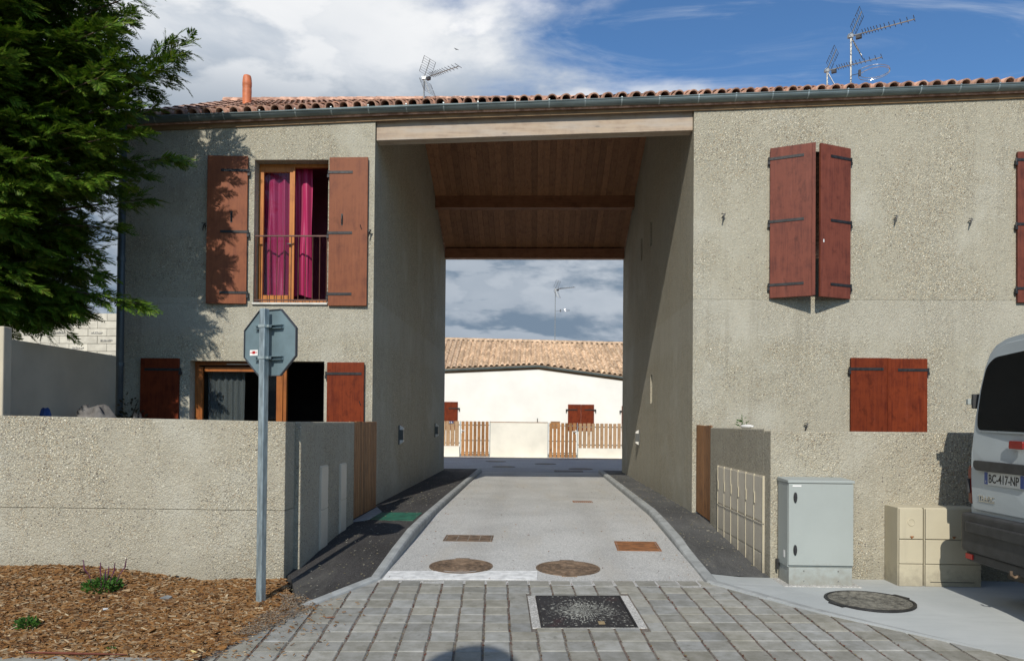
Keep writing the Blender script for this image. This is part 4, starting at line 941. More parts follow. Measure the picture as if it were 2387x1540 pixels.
# ------------------------------------------------------------------ stop sign seen from behind
sg = thing('stop_sign', 'back of an octagonal grey road sign on a square steel post in the bark chips', 'road sign', (-2.335, 6.3, -.30))
AS = R(22); nb = Vector((-math.sin(AS), -math.cos(AS), 0)); wd = Vector((math.cos(AS), -math.sin(AS), 0)); SC = Vector((-2.300, 6.33, 2.0))
def ST(u, d, z): p = SC + wd * u + nb * d; return (p.x, p.y, SC.z + z)
def octo(r, d, inset=0): return [ST(r / math.cos(math.pi / 8) * math.cos(math.pi / 8 + math.pi / 4 * k), d, r / math.cos(math.pi / 8) * math.sin(math.pi / 8 + math.pi / 4 * k)) for k in range(8)]
def ring(mb, a, b): o = len(mb.v); mb.v += a + b; mb.f += [(o + k, o + (k + 1) % 8, o + 8 + (k + 1) % 8, o + 8 + k) for k in range(8)]; mb.m += [0] * 8; return mb
mb = MB(); mb.add(octo(.281, 0), [tuple(range(8))]); ring(mb, octo(.281, 0), octo(.281, -.006)); obj('panel', mb, M_SIGN, sg)
mb = MB(); ring(mb, octo(.2815, .012), octo(.288, .012)); ring(mb, octo(.288, .012), octo(.288, -.014)); ring(mb, octo(.2815, -.002), octo(.2815, .012)); obj('rim', mb, M_SIGNE, sg)
mb = MB(); mb.add(octo(.287, -.015), [tuple(range(8))]); obj('sign_face', mb, M_RED, sg)
def sbox(mb, u0, u1, d0, d1, z0, z1): return mb.hexa([ST(u0, d0, z0), ST(u1, d0, z0), ST(u1, d1, z0), ST(u0, d1, z0), ST(u0, d0, z1), ST(u1, d0, z1), ST(u1, d1, z1), ST(u0, d1, z1)])
mb = MB(); sbox(mb, -.030, .030, .045, .105, -2.35, .285); obj('post', mb, M_GALV, sg, .006)
for z in (.135, -.135):
    mb = MB(); sbox(mb, -.15, .15, .0015, .008, z - .017, z + .017); sbox(mb, -.15, .15, .0085, .036, z + .012, z + .016); sbox(mb, -.15, .15, .0085, .036, z - .016, z - .012); r_ = obj('rail', mb, M_SIGN, sg)
    mb = MB(); sbox(mb, -.036, .036, .036, .111, z - .012, z + .012); c_ = obj('clamp', mb, M_ZINCL, r_)
    mb = MB(); sbox(mb, .037, .058, .05, .085, z - .010, z + .010); obj('bolt', mb, M_ZINCL, r_)
mb = MB(); sbox(mb, -.225, -.135, .001, .0025, -.105, -.055); st = obj('sticker', mb, M_WHITE, sg)
mb = MB(); sbox(mb, -.218, -.142, .003, .0036, -.082, -.075); sbox(mb, -.195, -.165, .003, .0036, -.090, -.066); obj('sticker_print', mb, M_RED, st)
mb = MB(); sbox(mb, -.122, -.116, .001, .0014, -.085, -.058); sbox(mb, -.122, -.10, .001, .0014, -.062, -.058); sbox(mb, -.104, -.10, .001, .0014, -.085, -.062); obj('stamped_mark', mb, M_SIGNE, sg)

# ------------------------------------------------------------------ bark bed
def hn(x, y, f=1.0): return math.sin(x * 3.1 * f + 1.3) * math.sin(y * 2.7 * f + .4) * .5 + math.sin(x * 7.7 * f + y * 5.1 * f) * .25
def mul_b(x): return itp(x, [-7, -5.1, -4.75, -4.3, -3.9, -3.5, -3.15, -2.4, -1.5], [-.09, -.10, -.075, -.085, -.105, -.165, -.195, -.175, -.17])
def z_mul(x, y):
    t_ = min(1, max(0, (y - 4.95) / 1.98)); return -.295 + (mul_b(x) + .295) * t_ ** 1.3 + .016 * hn(x, y)
def mulR(y): return itp(y, [4.8, 4.95, 6.1, 6.35, 6.95], [-2.25, -2.23, -1.92, -2.06, -2.37])
mb = MB(); ys = lin(4.93, 6.96, 26); nx = 60
for y in ys:
    for i in range(nx + 1): x = -7 + (mulR(y) + 7) * i / nx; e_ = 1 if i < nx else 0; mb.v.append((x, y, z_mul(x, y) if e_ else z_mul(x, y) - .03))
for j in range(len(ys) - 1):
    for i in range(nx): mb.f.append((j * (nx + 1) + i, j * (nx + 1) + i + 1, (j + 1) * (nx + 1) + i + 1, (j + 1) * (nx + 1) + i)); mb.m.append(0)
obj('bark_bed', mb, M_MULCH, kind='structure', smooth=True)
mb = MB()
for y in lin(1, 4.95, 8): mb.v += [(-12, y, z_pav(y) + .0), (-2.245, y, z_pav(y) + .0)]
for j in range(8): mb.f.append((2 * j, 2 * j + 1, 2 * j + 3, 2 * j + 2)); mb.m.append(0)
obj('front_pavement', mb, M_PAV, kind='structure')
rg = np.random.default_rng(3)
def chips(n, xr, yr, zf, lo, hi, mat, name, label, cat, ok=None, zoff=.004):
    P_ = []; k = 0
    while k < n:
        x, y = rg.uniform(*xr), rg.uniform(*yr)
        if ok and not ok(x, y): continue
        k += 1; L = rg.uniform(lo, hi) * (1.6 if rg.random() < .08 else 1); P_.append((x, y, zf(x, y) + zoff + rg.uniform(0, .012), L, L * rg.uniform(.13, .34), rg.uniform(.002, .006), rg.normal(0.15, .8), rg.normal(0, .20), rg.normal(0, .28)))
    base = np.array([(-.5, -.35, 0), (.5, -.5, 0), (.42, .4, 0), (-.5, .5, 0), (-.42, -.3, 1), (.5, -.42, 1), (.36, .36, 1), (-.5, .4, 1)])
    F = np.array([(4, 5, 6, 7), (0, 1, 5, 4), (1, 2, 6, 5), (2, 3, 7, 6), (3, 0, 4, 7)])
    V = np.zeros((n, 8, 3)); FF = np.zeros((n, 5, 4), int)
    for i, (x, y, z, L, w_, t_, a_, b_, c_) in enumerate(P_):
        M = np.array(Euler((c_, b_, a_)).to_matrix()); V[i] = (base * (L, w_, t_)) @ M.T + (x, y, z); FF[i] = F + i * 8
    me = bpy.data.meshes.new(name); me.from_pydata(V.reshape(-1, 3).tolist(), [], FF.reshape(-1, 4).tolist()); me.materials.append(mat); me.update()
    o = link(name, me, None, kind='stuff'); o['label'] = label; o['category'] = cat; return o
inb = lambda x, y: x < mulR(y) - .01 + .03 * hn(x, y, 9)
chips(26000, (-5.7, -1.85), (4.90, 6.93), z_mul, 0.024, .078, M_CHIPS, 'bark_chips', 'brown bark chips heaped over the planting bed', 'bark chips', inb)
chips(260, (-2.35, -1.35), (4.95, 6.3), lambda x, y: max(z_pav(y), z_mul(x, y) if x < mulR(y) else -9), .010, .035, M_CHIPS, 'scattered_chips', 'loose bark crumbs strayed onto the paving edge', 'bark chips', lambda x, y: x > mulR(y) and rg.random() < math.exp(-(x - mulR(y)) * 5))
chips(1500, (-2.3, -1.80), (5.4, 6.4), lambda x, y: z_pav(y) + .003, .006, .016, island('grit', [(.14, .10, .06), (.25, .2, .15), (.10, .07, .05), (.32, .29, .24)]), 'grit', 'gravelly crumbs by the foot of the sign and paving edge', 'grit', lambda x, y: abs(x - mulR(y) + .02) < .14 * (1.2 - abs(y - 5.95)))
chips(420, (1.75, 2.38), (7.6, 18), lambda x, y: z_walkR(x, y) + .002, .008, .026, island('pale_crumbs', [(.25, .24, .21), (.16, .15, .12), (.34, .32, .26), (.24, .20, .09), (.12, .11, .09)]), 'wall_crumbs', 'pale crumbs and dry bits scattered over the right asphalt walk', 'grit', lambda x, y: rg.random() < .25 + .75 * abs(x - 2.0) / .4)
chips(300, (-2.28, -1.58), (6.4, 18), lambda x, y: z_walkL(y) + .002, .008, .024, bpy.data.materials['pale_crumbs'], 'wall_crumbs', 'pale crumbs and dry bits scattered over the left asphalt walk', 'grit')
chips(240, (-1.42, 1.6), (6.95, 17), lambda x, y: z_road(y) + .002, .006, .022, bpy.data.materials['bark_chips'], 'road_crumbs', 'brown crumbs strewn thinly over the passage road', 'grit', lambda x, y: rg.random() < .15 + .85 * (abs(x) / 1.6) ** 4)
# dry leaf crumbs in the wide paving joints
jo = []
for i in range(-9, 22):
    u = i * .2
    for k in range(46):
        v = -rg.uniform(.0, 2.1); x, y = to_xy(u + rg.uniform(-.008, .008), v)
        if edgeL(y) < x < edgeR(y) and not (SUR[0] < u < SUR[1] and SUR[2] < v < SUR[3]): jo.append((x, y))
V = []; F = []
for (x, y) in jo:
    a_ = ANG + math.pi / 2 + rg.normal(0, .5); L, w_ = rg.uniform(.008, .026), rg.uniform(.004, .009); z = z_pav(y) - .0075 + rg.uniform(.0, .009); o_ = len(V); c_, s_ = math.cos(a_), math.sin(a_)
    V += [(x + c_ * p * L - s_ * q * w_, y + s_ * p * L + c_ * q * w_, z + rg.uniform(0, .004) + .06 * (s_ * p * L)) for p, q in ((-.5, -.5), (.5, -.5), (.5, .5), (-.5, .5))]; F.append((o_, o_ + 1, o_ + 2, o_ + 3))
mb = MB(); mb.v = V; mb.f = F; mb.m = [0] * len(F)
o = obj('leaf_crumbs', mb, island('leaf_crumbs', [(.13, .03, .02), (.20, .045, .03), (.09, .04, .02), (.25, .19, .07), (.15, .05, .03), (.22, .20, .17)]), kind='stuff', recalc=False); o['label'] = 'reddish dry leaf crumbs lying in the wide paving joints'; o['category'] = 'leaf litter'
def litter(lab, x, y, z, L, w_, t_, a_, mat, name, cat, bend=.0):
    mb = MB(); c_, s_ = math.cos(a_), math.sin(a_)
    pts = [(x + c_ * L * k, y + s_ * L * k, z + bend * math.sin(3.14 * (k + .5))) for k in (-.5, -.2, .15, .5)]
    mb.tube(pts, [w_ * .6, w_, w_ * .9, w_ * .5], 6); return tag(obj(name, mb, mat), lab, cat)
litter('thin rusty iron rod lying across the front of the bark bed', -3.115, 4.965, z_mul(-3.1, 4.965) + .030, .71, .008, 0, -.01, simple('rusty_rod', (.13, .035, .018), .8, .1, .2, 20), 'iron_rod', 'rod')
litter('pale yellow split twig lying on the bark near the paving', -2.335, 5.04, z_mul(-2.33, 5.0) + .024, .07, .007, 0, -.6, simple('pale_twig', (.62, .50, .20), .8, 0, .1, 20), 'twig', 'twig')
litter('small reddish twig lying on the pavers near the kerb end', -1.605, 5.82, z_pav(5.82) + .010, .07, .006, 0, .35, simple('red_twig', (.20, .085, .045), .8, 0, .1, 20), 'twig', 'twig')
tag(obj('slate_chip', MB().prism([(-.045, -.02), (.04, -.026), (.05, .008), (.0, .03)], -.006, .006, 'z').xf(lambda v: Matrix.Rotation(.25, 3, 'X') @ v + Vector((-3.16, 6.28, z_mul(-3.16, 6.28) + .028))), simple('slate_grey', (.20, .21, .21), .6, 0, .15, 20)), 'flat grey slate chip lying on the bark', 'stone')
litter('white splinter of wood lying on the bark below the salvia', -3.50, 5.95, z_mul(-3.5, 5.95) + .022, .05, .010, 0, .9, M_WPAINT, 'splinter', 'splinter')

# ------------------------------------------------------------------ small plants
def leafy(root, cx, cy, cz, r, h, n, ls, mat, name='foliage'):
    mb = MB()
    for _ in range(n):
        a_ = rg.uniform(0, 6.283); rr = r * math.sqrt(rg.random()); z = cz + h * rg.random() * (1 - .5 * rr / r)
        p = Vector((cx + rr * math.cos(a_), cy + rr * math.sin(a_), z)); d = Vector((math.cos(a_) + rg.normal(0, .5), math.sin(a_) + rg.normal(0, .5), rg.uniform(.1, 1.2))).normalized()
        s = d.cross(Vector((rg.normal(), rg.normal(), rg.normal()))).normalized(); L = ls * rg.uniform(.6, 1.3)
        mb.add([p, p + d * L * .5 + s * L * .28, p + d * L, p + d * L * .5 - s * L * .28], [(0, 1, 2, 3)])
    return obj(name, mb, mat, root, recalc=False)
sp = (-3.80, 6.42, z_mul(-3.8, 6.42)); pt = thing('salvia_plant', 'small bushy salvia with purple flower spikes in the bark bed', 'plant', sp)
leafy(pt, sp[0], sp[1], sp[2], .145, .14, 520, .036, M_LEAF)
for dx_, h_, le in ((-.15, .27, -.08), (-.02, .25, .0), (.05, .22, .02), (.10, .25, .03), (.19, .29, .07), (.03, .19, -.02)):
    mb = MB().tube([(sp[0] + dx_ * .5, sp[1], sp[2]), (sp[0] + dx_ * .8, sp[1], sp[2] + h_ * .5), (sp[0] + dx_, sp[1] + le * .3, sp[2] + h_ * .72), (sp[0] + dx_ + le * .3, sp[1], sp[2] + h_)], [.003, .003, .006, .003], 6); obj('flower_spike', mb, M_SALV, pt)
sp = (-3.83, 5.50, z_mul(-3.83, 5.5)); pt = thing('weed_tuft', 'little bright green weed tuft at the left front of the bark bed', 'plant', sp)
leafy(pt, *sp, .075, .10, 220, .032, M_LEAF); obj('stem', MB().tube([sp, (sp[0], sp[1], sp[2] + .06)], .004, 5), M_LEAF, pt)
sp = (-2.96, 5.02, z_mul(-2.96, 5.02)); pt = thing('weed_tuft', 'tiny weed sprout just behind the rusty rod', 'plant', sp)
leafy(pt, sp[0], sp[1] + .1, sp[2], .03, .03, 26, .024, M_LEAF); obj('stem', MB().tube([sp, (sp[0], sp[1] + .1, sp[2] + .02)], .003, 5), M_LEAF, pt)
pt = thing('climbing_plant', 'straggly dark plant growing at the foot of the downpipe', 'plant', (-6.02, 10.75, -.05))
leafy(pt, -6.02, 10.8, .75, .25, 1.05, 520, .07, M_DRY); obj('stem', MB().tube([(-6.02, 10.75, -.05), (-6.0, 10.78, .6), (-6.05, 10.8, 1.2), (-5.9, 10.8, 1.6)], [.02, .015, .01, .004], 6), M_BARK, pt)
pt = thing('weed_tuft', 'thin weed growing behind the white bottle on the right side wall', 'plant', (2.5, 9.0, 1.285))
leafy(pt, 2.50, 9.0, 1.29, .07, .14, 40, .035, M_LEAF); obj('stem', MB().tube([(2.5, 9.0, 1.285), (2.49, 9.0, 1.45)], .004, 5), M_LEAF, pt)
tag(obj('bottle', MB().tube([(2.42, 8.75, 1.308), (2.43, 8.72, 1.308), (2.48, 8.60, 1.308), (2.486, 8.585, 1.308), (2.496, 8.56, 1.308)], [.016, .022, .022, .012, .011], 10), M_WHITE, smooth=True), 'white plastic bottle lying on top of the right side wall', 'bottle')
def heap(name, label, cat, c, r, h, mat):
    mb = MB(); n, m = 18, 9
    for j in range(m + 1):
        t_ = math.sin(math.pi / 2 * j / m); rr = max(.05, math.cos(math.pi / 2 * j / m)) ** .45
        for i in range(n): a_ = 6.283 * i / n; k = 1 + .16 * math.sin(3 * a_ + c[0] * 9 + t_ * 4) + .10 * math.sin(7 * a_ + t_ * 9); mb.v.append((c[0] + r[0] * rr * k * math.cos(a_), c[1] + r[1] * rr * k * math.sin(a_), c[2] + h * t_ * (1 + .05 * math.sin(4 * a_))))
    for j in range(m):
        for i in range(n): mb.f.append((j * n + i, j * n + (i + 1) % n, (j + 1) * n + (i + 1) % n, (j + 1) * n + i)); mb.m.append(0)
    mb.f.append(tuple(range(m * n, m * n + n))); mb.m.append(0)
    return tag(obj(name, mb, mat, smooth=True), label, cat)
heap('covered_heap', 'heap under a crumpled grey sheet behind the low wall', 'heap', (-5.72, 9.5, -.05), (.34, .3), 1.50, M_COVCL)
heap('covered_heap', 'bundle in bright blue sheeting just showing over the low wall', 'bundle', (-5.88, 8.7, -.05), (.10, .12), 1.44, M_BLUE)
heap('covered_heap', 'small black bundle just showing over the low wall near the house', 'bundle', (-5.25, 9.6, -.05), (.10, .12), 1.40, M_BLACK)

# ------------------------------------------------------------------ chimney pipe, aerials, bird
ch = thing('chimney_pipe', 'tall orange terracotta flue pipe rising from the tiled roof', 'chimney', (-5.52, 13.8, 7.0))
obj('pipe', MB().lathe([(.070, 0), (.078, .25), (.085, .55), (.084, .60), (.078, .605), (.084, .615), (.078, .625), (.084, .635), (.078, .645), (.086, .66), (.087, .72), (.078, .82), (.066, .86), (.055, .865), (.05, .70)], (-5.52, 13.8, 7.0), 24), M_CHIM, ch, smooth=True)
obj('lead_flashing', MB().lathe([(.16, -.02), (.10, .10), (.075, .14)], (-5.52, 13.8, 7.12), 16), M_ZINC, ch)
AB = R(33); BD = Vector((math.cos(AB), -math.sin(AB), 0)); ED = Vector((math.sin(AB), math.cos(AB), 0))
def aerial(name, label, c, zb, scale=1.0, loop=None, guy=False, rise=.0):
    hub = Vector(c); root = thing(name, label, 'aerial', (c[0], c[1], zb), 'television aerials on the roofs'); s = scale
    up_ = Vector((0, 0, 1)); bd = (BD + up_ * rise).normalized()
    obj('mast', MB().tube([(c[0], c[1], zb), (c[0], c[1], c[2] + .06 * s)], .017 * s, 8), M_ANT, root)
    obj('boom', MB().tube([hub - bd * .06 * s, hub + bd * .98 * s], .011 * s, 6), M_ANT, root)
    obj('junction_box', MB().hexa([tuple(hub + bd * a_ * s + ED * b_ * s + up_ * z_ * s) for z_ in (-.075, -.015) for a_, b_ in ((.08, -.03), (.17, -.03), (.17, .03), (.08, .03))]), M_ANTD, root)
    xs_ = [.19 + .045 * k for k in range(6)] + [.47, .53, .60, .68, .77, .87, .97]
    for k, a_ in enumerate(xs_):
        p = hub + bd * a_ * s + up_ * .015 * s; L = .115 * s
        obj('director', MB().tube([p - ED * L, p + ED * L], .0058 * s, 5), M_ANTD, root)
    for k_ in (1, -1):
        rd = (bd * .42 + up_ * .9 * k_).normalized(); mb = MB(); b0 = hub + up_ * .02 * k_ * s
        mb.tube([b0, b0 + rd * .40 * s], .009 * s, 5)
        obj('reflector_arm', mb, M_ANT, root); mb = MB()
        for side in (-1, 1):
            for (u0_, u1_) in ((.06, .20), (.23, .40)): mb.tube([b0 + rd * u0_ * s + ED * .19 * side * s, b0 + rd * u1_ * s + ED * .19 * side * s], .0055 * s, 5)
        for k in range(8):
            p = b0 + rd * (.06 + .048 * k) * s; mb.tube([p - ED * .19 * s, p + ED * .19 * s], .0032 * s, 4)
        obj('reflector_grid', mb, M_ANTD, root)
    obj('clamp', MB().hexa([tuple(hub + Vector((a_, b_, z_)) * s) for z_ in (-.03, .03) for a_, b_ in ((-.05, -.03), (.03, -.03), (.03, .03), (-.05, .03))]), M_ANT, root)
    if loop:
        z, r_, off = loop; cc = Vector((c[0], c[1], z)) + Vector((1, -.1, 0)) * off
        mb = MB()
        for dz_ in (-.04, .04):
            mb.tube([cc + Vector((-r_ * math.cos(a_ * .98), r_ * math.sin(a_ * .98), dz_ * s * (1 - .7 * abs(math.sin(a_ / 2))))) for a_ in [.12 + (6.04) * k / 36 for k in range(37)]], .006 * s, 5, cap=True)
        obj('loop', mb, M_CHROME, root)
        obj('loop_bracket', MB().tube([(c[0], c[1], z - .04), tuple(cc + Vector((-r_, 0, -.02)))], .007, 5).box(cc.x - r_ - .02, cc.x - r_ + .02, cc.y - .02, cc.y + .02, z - .07, z + .05), M_ANTD, root)
    return root
aerial('roof_aerial', 'single television aerial on the roof over the pink curtain side of the passage', (-2.33, 15.0, 8.36), 7.6, .92)
aerial('roof_aerial', 'shorter of the two aerials on the right roof', (5.82, 15.0, 8.46), 7.4, 1.02)
aerial('roof_aerial', 'taller aerial on the right roof, carrying a round loop on its mast', (6.29, 15.0, 9.155), 7.4, 1.16, (8.40, .285, .44))
aerial('roof_aerial', 'aerial on the far tan roof seen through the passage', (.90, 34.9, 7.62), 5.0, 1.05, (6.62, .22, .46))
bd_ = thing('bird', 'tiny dark bird gliding in front of the clouds', 'bird', (-4.0, 36, 19.6))
obj('body', MB().tube([(-4.07, 36, 19.6), (-4.03, 36, 19.605), (-3.99, 36, 19.61), (-3.96, 36, 19.61)], [.006, .02, .02, .006], 8), M_ANTD, bd_)
for s in (-1, 1): obj('wing', MB().add([(-4.04, 36, 19.615), (-3.98, 36, 19.615), (-4.0 + .10 * s, 36 + .10 * s, 19.63), (-4.03 + .1 * s, 36 + .1 * s, 19.625), (-4.04, 36, 19.605), (-3.98, 36, 19.605), (-4.0 + .10 * s, 36 + .10 * s, 19.625), (-4.03 + .1 * s, 36 + .1 * s, 19.62)], [(0, 1, 2, 3), (7, 6, 5, 4), (0, 4, 5, 1), (1, 5, 6, 2), (2, 6, 7, 3), (3, 7, 4, 0)]), M_ANTD, bd_)

# ------------------------------------------------------------------ unfinished block wall far left
bw = thing('block_wall', 'unfinished pale concrete block wall with stepped top beyond the conifer', 'wall', (-11.6, 19.1, -.4))
obj('wall_base', MB().box(-14.2, -8.6, 19.03, 19.2, -.5, 1.9), M_BLOCK, bw)
BLK = MB().box(-.247, .247, -.1, .1, .006, .194).mesh('block', M_BLOCK)
obj('mortar_bed', MB().box(-14.2, -8.6, 19.05, 19.18, 1.9, 4.06).box(-11.0, -8.6, 19.05, 19.18, 4.06, 4.46), M_MORT, bw)
M_PRINT = simple('faded_print', (.30, .29, .27), .9, 0, .5, 30)
for r_ in range(13):
    z = 1.9 + .1995 * r_; x = -14.0 + (.25 if r_ % 2 else 0)
    while x < -8.7:
        if r_ < 11 or x > -10.9:
            o = link('block', BLK, bw, (x, 19.1 + random.uniform(-.004, .004), z))
            if -12.6 < x < -10.4 and random.random() < .42:
                mb = MB()
                for k in range(7): a_ = x - .16 + k * .046; h_ = random.uniform(.02, .05); mb.box(a_, a_ + random.uniform(.02, .036), 18.992, 18.9945, z + .07, z + .07 + h_)
                mb.box(x - .17, x + .12, 18.992, 18.9945, z + .055, z + .062); obj('stamped_print', mb, M_PRINT, o, recalc=False)
        x += .5035

# ------------------------------------------------------------------ far side: cream house, wall, fences, gates
fh = thing('far_house', 'long cream house with tan roof tiles and closed red brown shutters beyond the passage', 'house', (0, 32, 0))
def fe(x): return 3.80 + (.048 * (x - .13) if x < .13 else -.128 * (x - .13))
mb = MB(); mb.v = []; xs = [-11, .13, 11]
for yy in (32.0, 32.3):
    for x in xs: mb.v += [(x, yy, -.3), (x, yy, fe(x) + .02)]
mb.f = [(0, 2, 3, 1), (2, 4, 5, 3), (6, 7, 9, 8), (8, 9, 11, 10), (0, 1, 7, 6), (4, 10, 11, 5), (1, 3, 9, 7), (3, 5, 11, 9)]; mb.m = [0] * 8
obj('wall', mb, M_WALLW, fh)
obj('wall', MB().box(-11, -10.7, 32.3, 38, -.3, 3.2).box(10.7, 11, 32.3, 38, -.3, 2.4).box(-11, 11, 38, 38.3, -.3, 2.4), M_WALLW, fh)
frz = lambda x: 5.10 - .020 * x
lean = lambda x: .42 * min(1, max(0, (x + .2) / 2.2)) ** 1.0
mb = MB(); n = 22
for i in range(n + 1):
    x = -11.3 + 22.6 * i / n; mb.v += [(x, 31.91, fe(x) + .02), (x, 35, frz(x)), (x, 38.4, 3.2), (x, 38.4, 3.05), (x, 35, frz(x) - .12), (x, 31.91, fe(x) - .08)]
for i in range(n):
    for k in range(6): mb.f.append((6 * i + k, 6 * i + (k + 1) % 6, 6 * i + 6 + (k + 1) % 6, 6 * i + 6 + k)); mb.m.append(0)
frf = obj('roof', mb, M_TILEF, fh)
T_FAR = tile_mesh('roof_tile', M_TILEF, .233, .44, 6, True, .024); stuff = MB(); cnt = 0; cols = []
tv = [v.co.copy() for v in T_LOW.vertices]
x = -8.2
while x < 8.2: cols.append(x); x += .233
cols.sort(key=lambda c: abs(c - .1 + .1))
for xt in cols:
    xb = xt + lean(xt); a = Vector((xb, 31.91, fe(xb) + .03)); b = Vector((xt, 35, frz(xt) + .03)); sd_ = (b - a).normalized(); L = (b - a).length
    B = basis(Vector((1, 0, .02)), sd_)
    for r_ in range(10):
        p = a + sd_ * (r_ * L / 10 - .03 + random.uniform(-.008, .008)); Bj = jm(B)
        if cnt < 300 and abs(xt) < 3.7: o = link('roof_tile', T_FAR, frf, p); o.rotation_euler = Bj.to_euler(); cnt += 1
        else: stuff.add([Bj @ (v * 1.13) + p for v in tv], low_f)
obj('roof_tile', stuff, M_TILEF, frf, kind='stuff')
RT = MB(); RT.add([(dx_, .13 * math.cos(a_), .11 * math.sin(a_)) for dx_ in (0, .46) for a_ in [math.pi * j / 6 for j in range(7)]], [(j, j + 1, 8 + j, 7 + j) for j in range(6)]); RTM = RT.mesh('ridge_tile', M_TILEF)
x = -8.0
while x < 8.0: link('ridge_tile', RTM, frf, (x, 35, frz(x) + .045)); x += .43
mb = MB(); xs = [-11.3, -8, -4, -1, .13, 1, 4, 8, 11.3]
for x in xs:
    for (c_, s_) in prof: mb.v.append((x, 31.895 + .085 * c_, fe(x) + .085 * s_))
    for (c_, s_) in prof[::-1]: mb.v.append((x, 31.895 + .078 * c_, fe(x) + .078 * s_))
for i in range(len(xs) - 1):
    for j in range(22): mb.f.append((22 * i + j, 22 * i + (j + 1) % 22, 22 * i + 22 + (j + 1) % 22, 22 * i + 22 + j)); mb.m.append(0)
fg = obj('gutter', mb, M_ZINC, fh)
x = -5.0
while x < 5.2: link('gutter_bracket', BM, fg, (x, 31.895, fe(x))); x += .55
mb = MB()
for (x0, x1) in ((-11.3, .13), (.13, 11.3)): mb.hexa([(x0, 31.965, fe(x0) - .16), (x1, 31.965, fe(x1) - .16), (x1, 31.998, fe(x1) - .16), (x0, 31.998, fe(x0) - .16), (x0, 31.965, fe(x0) - .02), (x1, 31.965, fe(x1) - .02), (x1, 31.998, fe(x1) - .02), (x0, 31.998, fe(x0) - .02)])
weld(obj('eave_board', mb, M_FASC, fh))
def far_shutters(x0, x1, z0, z1, sz):
    m_ = (x0 + x1) / 2
    for (a, b, s) in ((x0, m_ - .004, 1), (m_ + .004, x1, -1)):
        sh = obj('shutter', MB().box(a, b, 31.955, 31.995, z0, z1), M_SHUT, fh)
        e_ = a if s > 0 else b
        obj('hinge', MB().box(min(e_ - s * .09, e_ + s * .40), max(e_ - s * .09, e_ + s * .40), 31.935, 31.954, sz - .022, sz + .022).box(min(e_ - s * .09, e_ - s * .05), max(e_ - s * .09, e_ - s * .05), 31.935, 31.99, sz - .11, sz + .022), M_IRON, sh)
far_shutters(-4.62, -3.36, 1.0, 2.20, 1.92); far_shutters(1.41, 2.53, 1.0, 2.13, 1.90); far_shutters(3.72, 4.85, 1.0, 2.08, 1.86)
obj('shutter_stay', MB().box(.08, .11, 31.95, 31.98, 1.36, 1.52), M_IRON, fh)

tag(obj('far_wall', MB().box(-1.735, .485, 28.6, 28.8, -.2, 1.325), M_WALLC, None, .01), 'blank cream rendered wall between the two far slatted gates', 'wall')
cap = obj('coping', MB().box(-1.74, .49, 28.59, 28.81, 1.3265, 1.352), simple('brown_coping', (.30, .17, .09), .8, 0, .2, 9), bpy.data.objects['far_wall'])
def slat_fence(name, label, x0, x1, zb, z1, sp, w_, wall_top):
    root = thing(name, label, 'fence', ((x0 + x1) / 2, 28.6, 0))
    obj('base_wall', MB().box(x0, x1, 28.6, 28.8, -.2, wall_top), M_WALLC, root, .01)
    x = x0 + .02
    while x + w_ < x1: obj('slat', MB().box(x, x + w_, 28.62, 28.645, zb, z1 + random.uniform(-.006, .006)), M_FARF, root); x += sp
    for z in (zb + .12, z1 - .14): obj('rail', MB().box(x0, x1, 28.648, 28.69, z - .025, z + .025), M_ZINC, root)
    return root
sf = slat_fence('slat_fence', 'far slatted fence with a blue house number plate', -7.6, -2.93, .40, 1.365, .172, .15, .385)
np_ = tag(obj('number_plate', MB().box(-3.345, -3.165, 28.60, 28.618, 1.27, 1.365), simple('number_plate_blue', (.015, .025, .11), .4, 0, .05)), 'dark blue plate with a white 13 on the far fence', 'number plate')
slat_fence('slat_fence', 'far slatted fence to the right of the right far gate', 1.66, 7.6, .365, 1.32, .166, .125, .355)
def far_gate(label, x0, x1, z0, z1, hx, hs):
    root = thing('slat_gate', label, 'gate', ((x0 + x1) / 2, 28.6, 0)); n = 7; sp = (x1 - x0 - .06) / n
    for i in range(n): a = x0 + .03 + sp * i; obj('slat', MB().box(a + .015, a + sp - .022, 28.60, 28.625, z0, z1), M_FARG, root)
    for z in (.16, .62, 1.22): obj('rail', MB().box(x0 + .03, x1 - .03, 28.628, 28.66, z - .02, z + .02), M_ZINC, root)
    for x in (x0 - .012, x1 - .012): obj('post', MB().box(x, x + .024, 28.60, 28.66, -.2, z1 + .01), M_GALV, root)
    obj('handle', MB().box(hx - .02, hx + .02, 28.585, 28.598, .90, 1.06).tube([(hx, 28.59, 1.0), (hx, 28.55, 1.0), (hx + hs * .13, 28.55, 1.0)], .013, 6), M_WHITE, root)
far_gate('left far slatted wooden gate beside the numbered fence', -2.90, -1.75, .02, 1.36, -2.85, 1)
far_gate('right far slatted wooden gate at the end of the blank cream wall', .505, 1.63, -.01, 1.325, 1.575, -1)
lb = thing('letter_box', 'orange brown top of a letter box peeping over the right far gate', 'letter box', (.78, 29.0, 0))
obj('post', MB().box(.74, .82, 28.98, 29.06, -.1, 1.1), M_GALV, lb); obj('box', MB().box(.62, .96, 28.9, 29.2, 1.1, 1.36), M_FARG, lb); obj('lid', MB().box(.60, .98, 28.88, 29.22, 1.361, 1.385), M_FARG, lb)

